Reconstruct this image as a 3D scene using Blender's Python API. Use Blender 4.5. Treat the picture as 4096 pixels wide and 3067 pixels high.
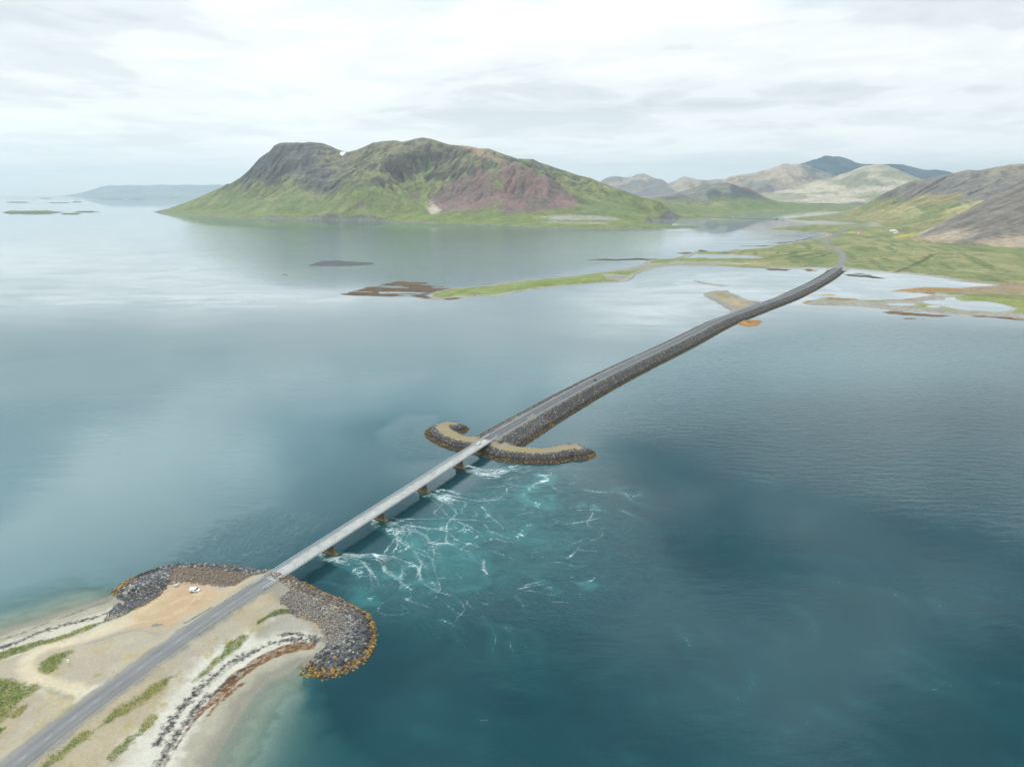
import bpy, bmesh, math, random
import numpy as np
from mathutils import Vector, Matrix

random.seed(7)
RNG = np.random.default_rng(7)
SC = bpy.context.scene
for o in list(bpy.data.objects):
    bpy.data.objects.remove(o)
COL = SC.collection

# ------------------------------------------------------------------ camera
CAM_H = 180.0
FOC = 2731.0                                   # focal length in photo pixels
PITCH = math.atan((1533.5 - 770.0) / FOC)
CP, SP = math.cos(PITCH), math.sin(PITCH)
cam = bpy.data.cameras.new('camera')
cam.sensor_width = 36.0
cam.lens = 36.0 * FOC / 4096.0
cam.clip_start = 1.0
cam.clip_end = 150000.0
camo = bpy.data.objects.new('camera', cam)
camo.location = (0, 0, CAM_H)
camo.rotation_euler = (math.pi / 2 - PITCH, 0, 0)
COL.objects.link(camo)
SC.camera = camo

# ------------------------------------------------------------------ world, sun, exposure
SUN_EL, SUN_AZ = math.radians(48), math.radians(-55)     # azimuth measured from +Y towards +X
w = bpy.data.worlds.new('World')
SC.world = w
w.use_nodes = True
wt = w.node_tree
wt.nodes.clear()


def N(t, typ, **kw):
    n = t.nodes.new(typ)
    for k, v in kw.items():
        if k.startswith('i_'):
            key = k[2:]
            key = int(key) if key.isdigit() else key.replace('_', ' ')
            n.inputs[key].default_value = v
        else:
            setattr(n, k, v)
    return n


def math_n(t, op, a, b=None, clamp=False):
    n = t.nodes.new('ShaderNodeMath')
    n.operation = op
    n.use_clamp = clamp
    for i, x in enumerate((a, b)):
        if x is None:
            continue
        if isinstance(x, (int, float)):
            n.inputs[i].default_value = x
        else:
            t.links.new(x, n.inputs[i])
    return n.outputs[0]


def ramp_n(t, fac, stops, interp='LINEAR'):
    n = t.nodes.new('ShaderNodeValToRGB')
    cr = n.color_ramp
    cr.interpolation = interp
    while len(cr.elements) < len(stops):
        cr.elements.new(0.5)
    for e, (p, c) in zip(cr.elements, stops):
        e.position = p
        e.color = (c, c, c, 1) if isinstance(c, (int, float)) else (*c, 1)
    t.links.new(fac, n.inputs[0])
    return n.outputs[0]


def mix_n(t, fac, a, b, blend='MIX'):
    n = t.nodes.new('ShaderNodeMix')
    n.data_type = 'RGBA'
    n.blend_type = blend
    for sock, x in ((n.inputs[0], fac), (n.inputs[6], a), (n.inputs[7], b)):
        if isinstance(x, (int, float)):
            sock.default_value = x
        elif isinstance(x, tuple):
            sock.default_value = (*x, 1)
        else:
            t.links.new(x, sock)
    return n.outputs[2]


def build_world():
    t = wt
    tc = N(t, 'ShaderNodeTexCoord')
    sep = N(t, 'ShaderNodeSeparateXYZ')
    t.links.new(tc.outputs['Generated'], sep.inputs[0])
    z = math_n(t, 'MAXIMUM', sep.outputs[2], 0.0)
    den = math_n(t, 'ADD', z, 0.075)
    px = math_n(t, 'DIVIDE', sep.outputs[0], den)
    py = math_n(t, 'DIVIDE', sep.outputs[1], den)
    cmb = N(t, 'ShaderNodeCombineXYZ')
    t.links.new(px, cmb.inputs[0])
    t.links.new(py, cmb.inputs[1])
    cmb.inputs[2].default_value = CLOUD_SEED
    n1 = N(t, 'ShaderNodeTexNoise', i_Scale=0.5, i_Detail=7.0, i_Roughness=0.52, i_Distortion=0.25)
    t.links.new(cmb.outputs[0], n1.inputs['Vector'])
    n2 = N(t, 'ShaderNodeTexNoise', i_Scale=1.7, i_Detail=6.0, i_Roughness=0.55, i_Distortion=0.4)
    t.links.new(cmb.outputs[0], n2.inputs['Vector'])
    a = math_n(t, 'MULTIPLY', n1.outputs['Fac'], 0.64)
    b = math_n(t, 'MULTIPLY', n2.outputs['Fac'], 0.36)
    f = math_n(t, 'ADD', a, b)
    cl = ramp_n(t, f, [(0.40, (0.67, 0.715, 0.73)), (0.46, (0.77, 0.805, 0.815)), (0.53, (0.91, 0.93, 0.93)), (0.61, (1.0, 1.0, .99))], 'EASE')
    # an overcast sky grows brighter with height
    g = ramp_n(t, z, [(0.0, 1.0), (.20, 1.02), (.30, 1.42), (.45, 1.60), (.8, 1.70), (1.0, 1.75)])
    # and the high cloud is thick here, thin there
    n0 = N(t, 'ShaderNodeTexNoise', i_Scale=1.35, i_Detail=5.0, i_Roughness=0.5)
    t.links.new(cmb.outputs[0], n0.inputs['Vector'])
    th = ramp_n(t, n0.outputs['Fac'], [(0.37, (.30, .42, .49)), (0.5, (.78, .88, .93)), (0.61, (1.65, 1.66, 1.66))])
    thw = ramp_n(t, z, [(.20, 0.0), (.33, 1.0)])
    tv = mix_n(t, thw, (1.0, 1.0, 1.0), th)
    cl = mix_n(t, 1.0, cl, tv, 'MULTIPLY')
    cl = mix_n(t, 1.0, cl, g, 'MULTIPLY')
    # the lowest band is pale blue-white air
    hz = ramp_n(t, z, [(0.0, 0.85), (0.04, 0.50), (0.12, 0.0)])
    cl = mix_n(t, hz, cl, (1.22, 1.23, 1.22))
    bg = N(t, 'ShaderNodeBackground', i_Strength=1.0)
    t.links.new(cl, bg.inputs[0])
    sky = N(t, 'ShaderNodeTexSky', sky_type='NISHITA', sun_disc=False, sun_elevation=SUN_EL, sun_rotation=SUN_AZ)
    bs = N(t, 'ShaderNodeBackground', i_Strength=0.10)
    t.links.new(sky.outputs[0], bs.inputs[0])
    mx = N(t, 'ShaderNodeMixShader', i_0=0.95)
    t.links.new(bs.outputs[0], mx.inputs[1])
    t.links.new(bg.outputs[0], mx.inputs[2])
    out = N(t, 'ShaderNodeOutputWorld')
    t.links.new(mx.outputs[0], out.inputs[0])




CLOUD_SEED = 37.1
build_world()
w.cycles.sampling_method = 'MANUAL'
w.cycles.sample_map_resolution = 1024

sun = bpy.data.lights.new('sun', 'SUN')
sun.energy = 1.5
sun.angle = math.radians(11)
sun.color = (1.0, 0.96, 0.9)
suno = bpy.data.objects.new('sun', sun)
sd = Vector((math.sin(SUN_AZ) * math.cos(SUN_EL), math.cos(SUN_AZ) * math.cos(SUN_EL), math.sin(SUN_EL)))
suno.rotation_euler = sd.to_track_quat('Z', 'Y').to_euler()
suno.location = (0, 0, 900)
COL.objects.link(suno)

SC.view_settings.view_transform = 'Standard'
SC.view_settings.look = 'None'
SC.view_settings.gamma = 1
SC.view_settings.exposure = 0.16
SC.view_settings.use_curve_mapping = False
cy = SC.cycles
cy.use_denoising = True
cy.use_adaptive_sampling = False
cy.max_bounces = 4
cy.diffuse_bounces = 2
cy.glossy_bounces = 3
cy.transparent_max_bounces = 6
cy.volume_bounces = 0
cy.sample_clamp_indirect = 4.0
cy.caustics_reflective = False
cy.caustics_refractive = False


# ------------------------------------------------------------------ geometry helpers
def ray(px, py):
    """direction of the sight line through a photo pixel (the place was surveyed from the photograph)"""
    u, v = (px - 2048.0) / FOC, (py - 1533.5) / FOC
    return u, CP - v * SP, -(v * CP + SP)


def G(px, py, z=0.0):
    """ground point at height z"""
    dx, dy, dz = ray(px, py)
    t = (CAM_H - z) / -dz
    return (dx * t, dy * t, z)


def GY(px, py, Y):
    """point at a known distance Y"""
    dx, dy, dz = ray(px, py)
    t = Y / dy
    return (dx * t, Y, CAM_H + dz * t)


def G2(pts, z=0.0):
    return np.array([G(x, y, z)[:2] for x, y in pts])


def hsh(ix, iy, seed):
    h = (ix.astype(np.int64) * 374761393 + iy.astype(np.int64) * 668265263 + seed * 982451653) & 0x7fffffff
    h = ((h ^ (h >> 13)) * 1274126177) & 0x7fffffff
    h = (h ^ (h >> 16)) & 0xffff
    return h / 65535.0


def vnoise(x, y, seed=0):
    ix, iy = np.floor(x), np.floor(y)
    fx, fy = x - ix, y - iy
    fx = fx * fx * fx * (fx * (fx * 6 - 15) + 10)
    fy = fy * fy * fy * (fy * (fy * 6 - 15) + 10)
    ix, iy = ix.astype(np.int64), iy.astype(np.int64)
    a, b = hsh(ix, iy, seed), hsh(ix + 1, iy, seed)
    c, d = hsh(ix, iy + 1, seed), hsh(ix + 1, iy + 1, seed)
    return (a + (b - a) * fx) * (1 - fy) + (c + (d - c) * fx) * fy


def fbm(x, y, octv=5, seed=0, gain=0.5, ridged=False):
    s, amp, tot = 0, 1.0, 0
    ca, sa = math.cos(0.6), math.sin(0.6)
    for i in range(octv):
        n = vnoise(x, y, seed + i * 17)
        if ridged:
            n = 1 - np.abs(2 * n - 1)
        s = s + n * amp
        tot += amp
        amp *= gain
        x, y = (x * ca - y * sa) * 2.03 + 11.3, (x * sa + y * ca) * 2.03 + 5.7
    return s / tot


def sst(a, b, x):
    t = np.clip((x - a) / (b - a), 0, 1)
    return t * t * (3 - 2 * t)


def pdist(x, y, poly, closed=False, vals=None):
    """distance to a polyline; with vals also the value interpolated at the nearest point"""
    P = np.asarray(poly, float)
    n = len(P)
    best = np.full(np.shape(x), 1e18)
    bv = np.zeros(np.shape(x)) if vals is not None else None
    for i in range(n if closed else n - 1):
        a, b = P[i], P[(i + 1) % n]
        dx, dy = b[0] - a[0], b[1] - a[1]
        L = dx * dx + dy * dy + 1e-9
        t = np.clip(((x - a[0]) * dx + (y - a[1]) * dy) / L, 0, 1)
        d = (x - a[0] - t * dx) ** 2 + (y - a[1] - t * dy) ** 2
        if vals is not None:
            m = d < best
            bv = np.where(m, vals[i] + (vals[(i + 1) % n] - vals[i]) * t, bv)
        best = np.minimum(best, d)
    best = np.sqrt(best)
    return (best, bv) if vals is not None else best


def inside(x, y, poly):
    P = np.asarray(poly, float)
    r = np.zeros(np.shape(x), bool)
    n = len(P)
    for i in range(n):
        a, b = P[i], P[(i + 1) % n]
        if a[1] == b[1]:
            continue
        c = (a[1] > y) != (b[1] > y)
        xi = (b[0] - a[0]) * (y - a[1]) / (b[1] - a[1]) + a[0]
        r ^= c & (x < xi)
    return r


def sdist(x, y, poly):
    """signed distance, positive inside"""
    d = pdist(x, y, poly, True)
    return np.where(inside(x, y, poly), d, -d)


def smooth_line(pts, k=4):
    """Catmull-Rom through the points"""
    P = np.asarray(pts, float)
    E = np.vstack([2 * P[0] - P[1], P, 2 * P[-1] - P[-2]])
    out = []
    for i in range(1, len(E) - 2):
        p0, p1, p2, p3 = E[i - 1], E[i], E[i + 1], E[i + 2]
        for t in np.arange(k) / k:
            out.append(0.5 * (2 * p1 + (p2 - p0) * t + (2 * p0 - 5 * p1 + 4 * p2 - p3) * t * t + (3 * p1 - p0 - 3 * p2 + p3) * t ** 3))
    out.append(P[-1])
    return np.array(out)


def mesh_np(name, V, Fq, mat, parent=None, col=None, smooth=False, attrs=None, tri=False):
    """mesh object from numpy arrays"""
    V = np.ascontiguousarray(V, np.float32)
    Fq = np.ascontiguousarray(Fq, np.int32)
    k = Fq.shape[1]
    me = bpy.data.meshes.new(name)
    me.vertices.add(len(V))
    me.vertices.foreach_set('co', V.ravel())
    me.loops.add(Fq.size)
    me.loops.foreach_set('vertex_index', Fq.ravel())
    me.polygons.add(len(Fq))
    me.polygons.foreach_set('loop_start', np.arange(0, Fq.size, k, dtype=np.int32))
    me.polygons.foreach_set('loop_total', np.full(len(Fq), k, np.int32))
    me.polygons.foreach_set('use_smooth', np.full(len(Fq), smooth, bool))
    me.update(calc_edges=True)
    if col is not None:
        a = me.attributes.new('Col', 'FLOAT_COLOR', 'POINT')
        c4 = np.ones((len(V), 4), np.float32)
        c4[:, :3] = col
        a.data.foreach_set('color', c4.ravel())
    for an, av in (attrs or {}).items():
        a = me.attributes.new(an, 'FLOAT', 'POINT')
        a.data.foreach_set('value', np.ascontiguousarray(av, np.float32).ravel())
    if mat:
        me.materials.append(mat)
    ob = bpy.data.objects.new(name, me)
    COL.objects.link(ob)
    if parent:
        ob.parent = parent
    return ob


def grid_obj(name, X, Y, Z, mat, col=None, keep=None, attrs=None, smooth=True):
    ny, nx = X.shape
    idx = np.arange(nx * ny).reshape(ny, nx)
    q = np.stack([idx[:-1, :-1], idx[:-1, 1:], idx[1:, 1:], idx[1:, :-1]], -1).reshape(-1, 4)
    V = np.stack([X, Y, Z], -1).reshape(-1, 3)
    C = None if col is None else col.reshape(-1, 3)
    A = {k: v.ravel() for k, v in (attrs or {}).items()}
    if keep is not None:
        kf = keep.ravel()
        q = q[kf[q].any(1)]
        used = np.zeros(len(V), bool)
        used[q.ravel()] = True
        m = np.cumsum(used) - 1
        q = m[q]
        V = V[used]
        C = None if C is None else C[used]
        A = {k: v[used] for k, v in A.items()}
    return mesh_np(name, V, q, mat, col=C, smooth=smooth, attrs=A)


def tag(o, label=None, cat=None, group=None, kind=None):
    if label:
        o['label'] = label
    if cat:
        o['category'] = cat
    if group:
        o['group'] = group
    if kind:
        o['kind'] = kind
    return o


def empty(name, loc=(0, 0, 0), rz=0.0):
    o = bpy.data.objects.new(name, None)
    o.location = loc
    o.rotation_euler = (0, 0, rz)
    COL.objects.link(o)
    return o


class MB:
    """collects boxes, prisms and tubes into one mesh"""

    def __init__(self):
        self.v, self.f = [], []

    def add(self, v, f):
        b = len(self.v)
        self.v += [tuple(p) for p in v]
        self.f += [tuple(i + b for i in q) for q in f]
        return self

    def box(self, x0, x1, y0, y1, z0, z1, M=None):
        v = [(x, y, z) for z in (z0, z1) for y in (y0, y1) for x in (x0, x1)]
        if M is not None:
            v = [M @ Vector(p) for p in v]
        return self.add(v, [(0, 2, 3, 1), (4, 5, 7, 6), (0, 1, 5, 4), (2, 6, 7, 3), (0, 4, 6, 2), (1, 3, 7, 5)])

    def tube(self, p, q, r, n=6, r2=None):
        p, q = Vector(p), Vector(q)
        z = (q - p).normalized()
        x = z.orthogonal().normalized()
        y = z.cross(x)
        r2 = r if r2 is None else r2
        v = []
        for c, rr in ((p, r), (q, r2)):
            for i in range(n):
                a = 2 * math.pi * i / n
                v.append(c + x * math.cos(a) * rr + y * math.sin(a) * rr)
        f = [(i, (i + 1) % n, n + (i + 1) % n, n + i) for i in range(n)]
        f += [tuple(range(n))[::-1], tuple(range(n, 2 * n))]
        return self.add(v, f)

    def loft(self, rings, cap=True, closed=True):
        n = len(rings[0])
        v = [p for r in rings for p in r]
        f = []
        for k in range(len(rings) - 1):
            for i in range(n if closed else n - 1):
                j = (i + 1) % n
                f.append((k * n + i, k * n + j, (k + 1) * n + j, (k + 1) * n + i))
        if cap:
            f += [tuple(range(n))[::-1], tuple(range((len(rings) - 1) * n, len(rings) * n))]
        return self.add(v, f)

    def mesh(self, name, mat, bevel=0.0):
        me = bpy.data.meshes.new(name)
        me.from_pydata(self.v, [], self.f)
        bm = bmesh.new()
        bm.from_mesh(me)
        bmesh.ops.recalc_face_normals(bm, faces=bm.faces)
        if bevel:
            bmesh.ops.bevel(bm, geom=bm.edges[:], offset=bevel, segments=1, affect='EDGES')
        bm.to_mesh(me)
        bm.free()
        if mat:
            me.materials.append(mat)
        return me

    def build(self, name, mat, parent=None, bevel=0.0):
        o = bpy.data.objects.new(name, self.mesh(name, mat, bevel))
        COL.objects.link(o)
        if parent:
            o.parent = parent
        return o


def new_obj(name, me, parent=None, loc=(0, 0, 0), rot=(0, 0, 0), scale=(1, 1, 1)):
    o = bpy.data.objects.new(name, me)
    o.location, o.rotation_euler, o.scale = loc, rot, scale
    COL.objects.link(o)
    if parent:
        o.parent = parent
    return o


def copy_tree(o, parent=None):
    c = o.copy()
    COL.objects.link(c)
    c.parent = parent
    for ch in list(o.children):
        copy_tree(ch, c)
    return c


# ------------------------------------------------------------------ materials
def mat_new(name):
    m = bpy.data.materials.new(name)
    m.use_nodes = True
    t = m.node_tree
    b = t.nodes['Principled BSDF']
    return m, t, b


def mat_plain(name, c, rough=0.6, metal=0.0, var=0.12, scale=2.0):
    m, t, b = mat_new(name)
    tc = N(t, 'ShaderNodeTexCoord')
    n = N(t, 'ShaderNodeTexNoise', i_Scale=scale, i_Detail=5.0)
    t.links.new(tc.outputs['Object'], n.inputs['Vector'])
    r = ramp_n(t, n.outputs['Fac'], [(0.3, tuple(x * (1 - var) for x in c)), (0.7, tuple(min(1, x * (1 + var)) for x in c))])
    t.links.new(r, b.inputs['Base Color'])
    b.inputs['Roughness'].default_value = rough
    b.inputs['Metallic'].default_value = metal
    return m


def mat_ground(name, s1=0.6, s2=0.08, var=0.35, bump=0.15, bscale=1.5, rough=0.9, spec=0.2):
    """ground whose stuff (grass, sand, scree ...) is held per point; grain and relief come from noise"""
    m, t, b = mat_new(name)
    at = N(t, 'ShaderNodeAttribute', attribute_name='Col')
    geo = N(t, 'ShaderNodeNewGeometry')
    n1 = N(t, 'ShaderNodeTexNoise', i_Scale=s1, i_Detail=8.0, i_Roughness=0.65)
    n2 = N(t, 'ShaderNodeTexNoise', i_Scale=s2, i_Detail=6.0, i_Roughness=0.6)
    for n in (n1, n2):
        t.links.new(geo.outputs['Position'], n.inputs['Vector'])
    k = math_n(t, 'ADD', math_n(t, 'MULTIPLY', n1.outputs['Fac'], 0.6), math_n(t, 'MULTIPLY', n2.outputs['Fac'], 0.4))
    r = ramp_n(t, k, [(0.3, 1 - var), (0.5, 1.0), (0.7, 1 + var)])
    t.links.new(mix_n(t, 1.0, at.outputs['Color'], r, 'MULTIPLY'), b.inputs['Base Color'])
    b.inputs['Roughness'].default_value = rough
    b.inputs['Specular IOR Level'].default_value = spec
    if bump:
        nb = N(t, 'ShaderNodeTexNoise', i_Scale=bscale, i_Detail=6.0, i_Roughness=0.7)
        t.links.new(geo.outputs['Position'], nb.inputs['Vector'])
        bp = N(t, 'ShaderNodeBump', i_Strength=1.0, i_Distance=bump)
        t.links.new(nb.outputs['Fac'], bp.inputs['Height'])
        t.links.new(bp.outputs[0], b.inputs['Normal'])
    return m


def mat_asphalt(name, c):
    m, t, b = mat_new(name)
    at = N(t, 'ShaderNodeAttribute', attribute_name='lane')
    geo = N(t, 'ShaderNodeNewGeometry')
    n1 = N(t, 'ShaderNodeTexNoise', i_Scale=3.0, i_Detail=8.0, i_Roughness=0.7)
    n2 = N(t, 'ShaderNodeTexNoise', i_Scale=0.12, i_Detail=5.0)
    for n in (n1, n2):
        t.links.new(geo.outputs['Position'], n.inputs['Vector'])
    k = math_n(t, 'ADD', math_n(t, 'MULTIPLY', n1.outputs['Fac'], 0.5), math_n(t, 'MULTIPLY', n2.outputs['Fac'], 0.5))
    r = ramp_n(t, k, [(0.3, tuple(x * .8 for x in c)), (0.7, tuple(x * 1.2 for x in c))])
    # two pairs of worn wheel tracks across the width
    wv = math_n(t, 'MULTIPLY', at.outputs['Fac'], 4 * math.pi)
    trk = math_n(t, 'MULTIPLY', math_n(t, 'COSINE', wv), 0.10)
    f = math_n(t, 'ADD', trk, 1.0)
    gm = N(t, 'ShaderNodeCombineColor')
    for i in range(3):
        t.links.new(f, gm.inputs[i])
    t.links.new(mix_n(t, 1.0, r, gm.outputs[0], 'MULTIPLY'), b.inputs['Base Color'])
    b.inputs['Roughness'].default_value = 0.85
    return m


def mat_rock(name):
    m, t, b = mat_new(name)
    at = N(t, 'ShaderNodeAttribute', attribute_name='Col')
    geo = N(t, 'ShaderNodeNewGeometry')
    n1 = N(t, 'ShaderNodeTexNoise', i_Scale=2.5, i_Detail=6.0, i_Roughness=0.65)
    t.links.new(geo.outputs['Position'], n1.inputs['Vector'])
    r = ramp_n(t, n1.outputs['Fac'], [(0.3, 0.72), (0.5, 1.0), (0.72, 1.35)])
    t.links.new(mix_n(t, 1.0, at.outputs['Color'], r, 'MULTIPLY'), b.inputs['Base Color'])
    b.inputs['Roughness'].default_value = 0.85
    bp = N(t, 'ShaderNodeBump', i_Strength=1.0, i_Distance=0.06)
    t.links.new(n1.outputs['Fac'], bp.inputs['Height'])
    t.links.new(bp.outputs[0], b.inputs['Normal'])
    return m


M = dict(
    ground=mat_ground('shore_ground', 1.2, 0.12, 0.22, 0.10, 2.0),
    lowland=mat_ground('lowland_ground', 0.14, 0.025, 0.50, 0.8, 0.12),
    hill=mat_ground('hill_ground', 0.05, 0.011, 0.62, 7.0, 0.045),
    farhill=mat_ground('far_hill_ground', 0.018, 0.004, 0.5, 22.0, 0.014),
    rock=mat_rock('armour_stone'),
    grass=mat_ground('grass_blades', 0.8, 0.1, 0.3, 0.0),
    weed=mat_ground('wet_seaweed', 1.5, 0.2, 0.4, 0.0, rough=0.6, spec=0.4),
    asphalt=mat_asphalt('asphalt', (0.148, 0.148, 0.148)),
    asphalt_dark=mat_asphalt('asphalt_dark', (0.085, 0.09, 0.098)),
    concrete=mat_plain('concrete', (0.34, 0.325, 0.30), 0.85, 0, 0.10, 0.6),
    deck=mat_plain('deck_concrete', (0.30, 0.30, 0.29), 0.85, 0, 0.22, 0.35),
    old_concrete=mat_plain('weathered_concrete', (0.36, 0.32, 0.27), 0.9, 0, 0.25, 0.8),
    pier=mat_plain('pier_concrete', (0.16, 0.145, 0.12), 0.9, 0, 0.3, 0.8),
    pierweed=mat_plain('pier_weed', (0.20, 0.135, 0.04), 0.9, 0, 0.4, 1.5),
    galv=mat_plain('galvanised_steel', (0.55, 0.60, 0.62), 0.45, 0.3, 0.1, 1.0),
    galvdark=mat_plain('weathered_steel', (0.22, 0.23, 0.23), 0.6, 0.3, 0.15, 1.0),
    white=mat_plain('white_paint', (0.82, 0.82, 0.81), 0.3, 0, 0.03, 1.0),
    paint=mat_plain('road_paint', (0.40, 0.40, 0.385), 0.7, 0, 0.15, 3.0),
    black=mat_plain('dark_car_paint', (0.02, 0.024, 0.03), 0.25, 0, 0.1, 1.0),
    glass=mat_plain('window_glass', (0.03, 0.045, 0.055), 0.06, 0, 0.1, 1.0),
    rubber=mat_plain('rubber', (0.02, 0.02, 0.02), 0.8, 0, 0.2, 4.0),
    rim=mat_plain('wheel_rim', (0.5, 0.5, 0.52), 0.35, 0.6, 0.1, 3.0),
    plastic=mat_plain('dark_plastic', (0.03, 0.03, 0.033), 0.6, 0, 0.1, 3.0),
    redlens=mat_plain('red_lens', (0.45, 0.03, 0.02), 0.3, 0, 0.1, 3.0),
    lamp=mat_plain('headlight_lens', (0.7, 0.72, 0.74), 0.15, 0, 0.05, 3.0),
    yellow=mat_plain('yellow_plastic', (0.80, 0.42, 0.02), 0.5, 0, 0.08, 3.0),
    blue=mat_plain('blue_sign_paint', (0.10, 0.28, 0.50), 0.5, 0, 0.06, 3.0),
    wood=mat_plain('pale_painted_wood', (0.58, 0.55, 0.51), 0.7, 0, 0.1, 3.0),
    post=mat_plain('pale_post_wood', (0.60, 0.60, 0.57), 0.8, 0, 0.15, 3.0),
    dark=mat_plain('dark_metal', (0.05, 0.05, 0.055), 0.5, 0.2, 0.15, 3.0),
    redroof=mat_plain('red_roof', (0.55, 0.10, 0.07), 0.6, 0, 0.15, 0.5),
    paleroof=mat_plain('pale_roof', (0.75, 0.78, 0.78), 0.5, 0, 0.06, 0.5),
    wall=mat_plain('white_wall', (0.78, 0.77, 0.74), 0.8, 0, 0.06, 0.4),
    snow=mat_plain('old_snow', (0.85, 0.87, 0.9), 0.8, 0, 0.05, 0.05),
    puddle=mat_plain('wet_mud', (0.10, 0.105, 0.11), 0.25, 0, 0.2, 0.6),
)

# plain colours of the stuff the ground is made of
C = {k: np.array(v) for k, v in dict(
    gravel=(0.305, 0.255, 0.175), tan=(0.36, 0.265, 0.16), orange=(0.36, 0.25, 0.155), track=(0.42, 0.36, 0.255),
    shell=(0.44, 0.42, 0.36), sand=(0.28, 0.258, 0.20), wetsand=(0.19, 0.18, 0.145), greysand=(0.24, 0.225, 0.185),
    grass=(0.125, 0.155, 0.045), drygrass=(0.27, 0.225, 0.075), darkgrass=(0.06, 0.085, 0.028), kelp=(0.05, 0.044, 0.044),
    brownkelp=(0.16, 0.075, 0.028), shoulder=(0.18, 0.175, 0.16), greygravel=(0.295, 0.275, 0.235), dark=(0.06, 0.055, 0.05),
    field=(0.155, 0.17, 0.07), field2=(0.215, 0.20, 0.095), field3=(0.105, 0.13, 0.05), shore=(0.26, 0.245, 0.215),
    mud=(0.22, 0.165, 0.10), weed=(0.115, 0.07, 0.035), orangeweed=(0.25, 0.135, 0.045), reef=(0.07, 0.055, 0.04),
    moss=(0.135, 0.168, 0.066), moss2=(0.19, 0.195, 0.085), scree=(0.19, 0.138, 0.118), scree2=(0.15, 0.112, 0.10),
    cliff=(0.085, 0.08, 0.075), brown=(0.29, 0.20, 0.14), palescree=(0.42, 0.36, 0.29), talus=(0.15, 0.132, 0.115),
    tantalus=(0.36, 0.29, 0.21), buttercup=(0.40, 0.33, 0.045)).items()}


def lerp(a, b, m):
    m = np.asarray(m)[..., None]
    return a * (1 - m) + b * m


# ------------------------------------------------------------------ NEAR SHORE: land round the road head
BR_A = np.array([-112.4, 280.8])              # bridge ends on its axis
BR_B = np.array([-17.8, 466.7])
BR_L = float(np.linalg.norm(BR_B - BR_A))
BD = (BR_B - BR_A) / BR_L
BN = np.array([BD[1], -BD[0]])                # to the right of the axis
DECK_Z = 7.2


def z1(pts):
    return [(x * .5537, 2150 + y * .5537) for x, y in pts]


def z2(pts):
    return [(800 + x * .5537, 2150 + y * .5537) for x, y in pts]


beach_l = [(-900, 2760), (-400, 2628), (0, 2520), (138, 2482), (277, 2438), (388, 2405), (460, 2383)]
rock_l = [(460, 2383), (465, 2363), (493, 2333), (554, 2302), (637, 2273), (720, 2258.5), (830, 2255), (914, 2262), (994, 2276), (1071, 2289)]
rock_r = [(1143, 2308), (1221, 2333), (1276, 2363), (1354, 2394), (1420, 2427), (1475, 2460), (1495, 2493), (1502, 2538), (1495, 2593),
          (1470, 2632), (1420, 2670), (1354, 2698), (1298, 2706), (1243, 2692), (1212, 2668)]
beach_r = [(1206, 2662), (1154, 2693), (1077, 2726), (1021, 2776), (983, 2831), (938, 2903), (900, 2969), (855, 3047), (790, 3190), (700, 3420), (560, 3900)]
W_bl, W_rl, W_rr, W_br = G2(beach_l), G2(rock_l), G2(rock_r), G2(beach_r)
SHORE = np.vstack([W_bl, W_rl, W_rr, W_br, [[-160, 20], [-700, 20], [-700, W_bl[0][1]]]])
SHORE_ROCK = np.vstack([W_rl, W_rr])

near_road_px = [(-330, 3350), (-90, 3170), (80, 3037), (237, 2913), (377, 2808), (505, 2714), (623, 2628), (713, 2565), (788, 2514), (930, 2418), (1080, 2316)]
NR = np.array([G(x, y, 6.4)[:2] for x, y in near_road_px[:-1]] + [tuple(BR_A)])
NR = smooth_line(NR, 6)
NRz = np.linspace(6.0, DECK_Z, len(NR))


def near_height(x, y):
    sd_ = sdist(x, y, SHORE)
    ins = sd_ > 0
    db = np.minimum(pdist(x, y, W_bl), pdist(x, y, W_br))
    dr = np.minimum(pdist(x, y, W_rl), pdist(x, y, W_rr))
    n = fbm(x * .06, y * .06, 4, 3) - .5
    hb = np.where(db < 16, db * .085, 1.36 + (db - 16) * .115)
    hb = np.minimum(hb, 5.0 + .5 * n)
    hr = np.minimum(dr * .60, 4.6)
    # armoured mounds of the two breakwaters
    mr, wr = pdist(x, y, SPINE_R, vals=SPINE_RW)
    ml, wl = pdist(x, y, SPINE_L, vals=SPINE_LW)
    mound = np.maximum(4.6 - np.maximum(0, mr - wr) * .5, 4.6 - np.maximum(0, ml - wl) * .5)
    h = np.minimum(hr, np.maximum(hb, mound))
    # road on a low bank
    rd, rz = pdist(x, y, NR, vals=NRz)
    bank = rz - .12 - np.maximum(0, rd - 5.2) * .22
    s_on = sst(-1.0, 6.0, sd_)
    h = np.maximum(h, np.where(rd < 26, bank, -9) * s_on - 9 * (1 - s_on))
    sea = -np.minimum(-sd_ * (.10 + .5 * sst(-4, 26, db - dr)), 3.5)
    h = np.where(ins, h, sea)
    h = h + np.where(ins, (fbm(x * .35, y * .35, 3, 9) - .5) * .18 * sst(0, 6, sd_) * sst(5.0, 8.0, rd), 0)
    return h, sd_, db, dr, rd


SPINE_R = np.array([G(x, y, 4.6)[:2] for x, y in [(1130, 2330), (1215, 2385), (1300, 2440), (1372, 2505), (1392, 2570), (1360, 2618), (1312, 2632)]])
SPINE_RW = [4, 6, 6.5, 6, 5.5, 5, 4.5]
SPINE_L = np.array([G(x, y, 4.6)[:2] for x, y in [(530, 2345), (590, 2318), (680, 2292), (800, 2285), (930, 2290), (1020, 2306)]])
SPINE_LW = [2.5, 3.5, 5, 6, 6, 6]

NSTEP = .5
gx = np.arange(-430, 25, NSTEP)
gy = np.arange(70, 335, NSTEP)
NX, NY = np.meshgrid(gx, gy)
NZ, Nsd, Ndb, Ndr, Nrd = near_height(NX, NY)


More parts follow.
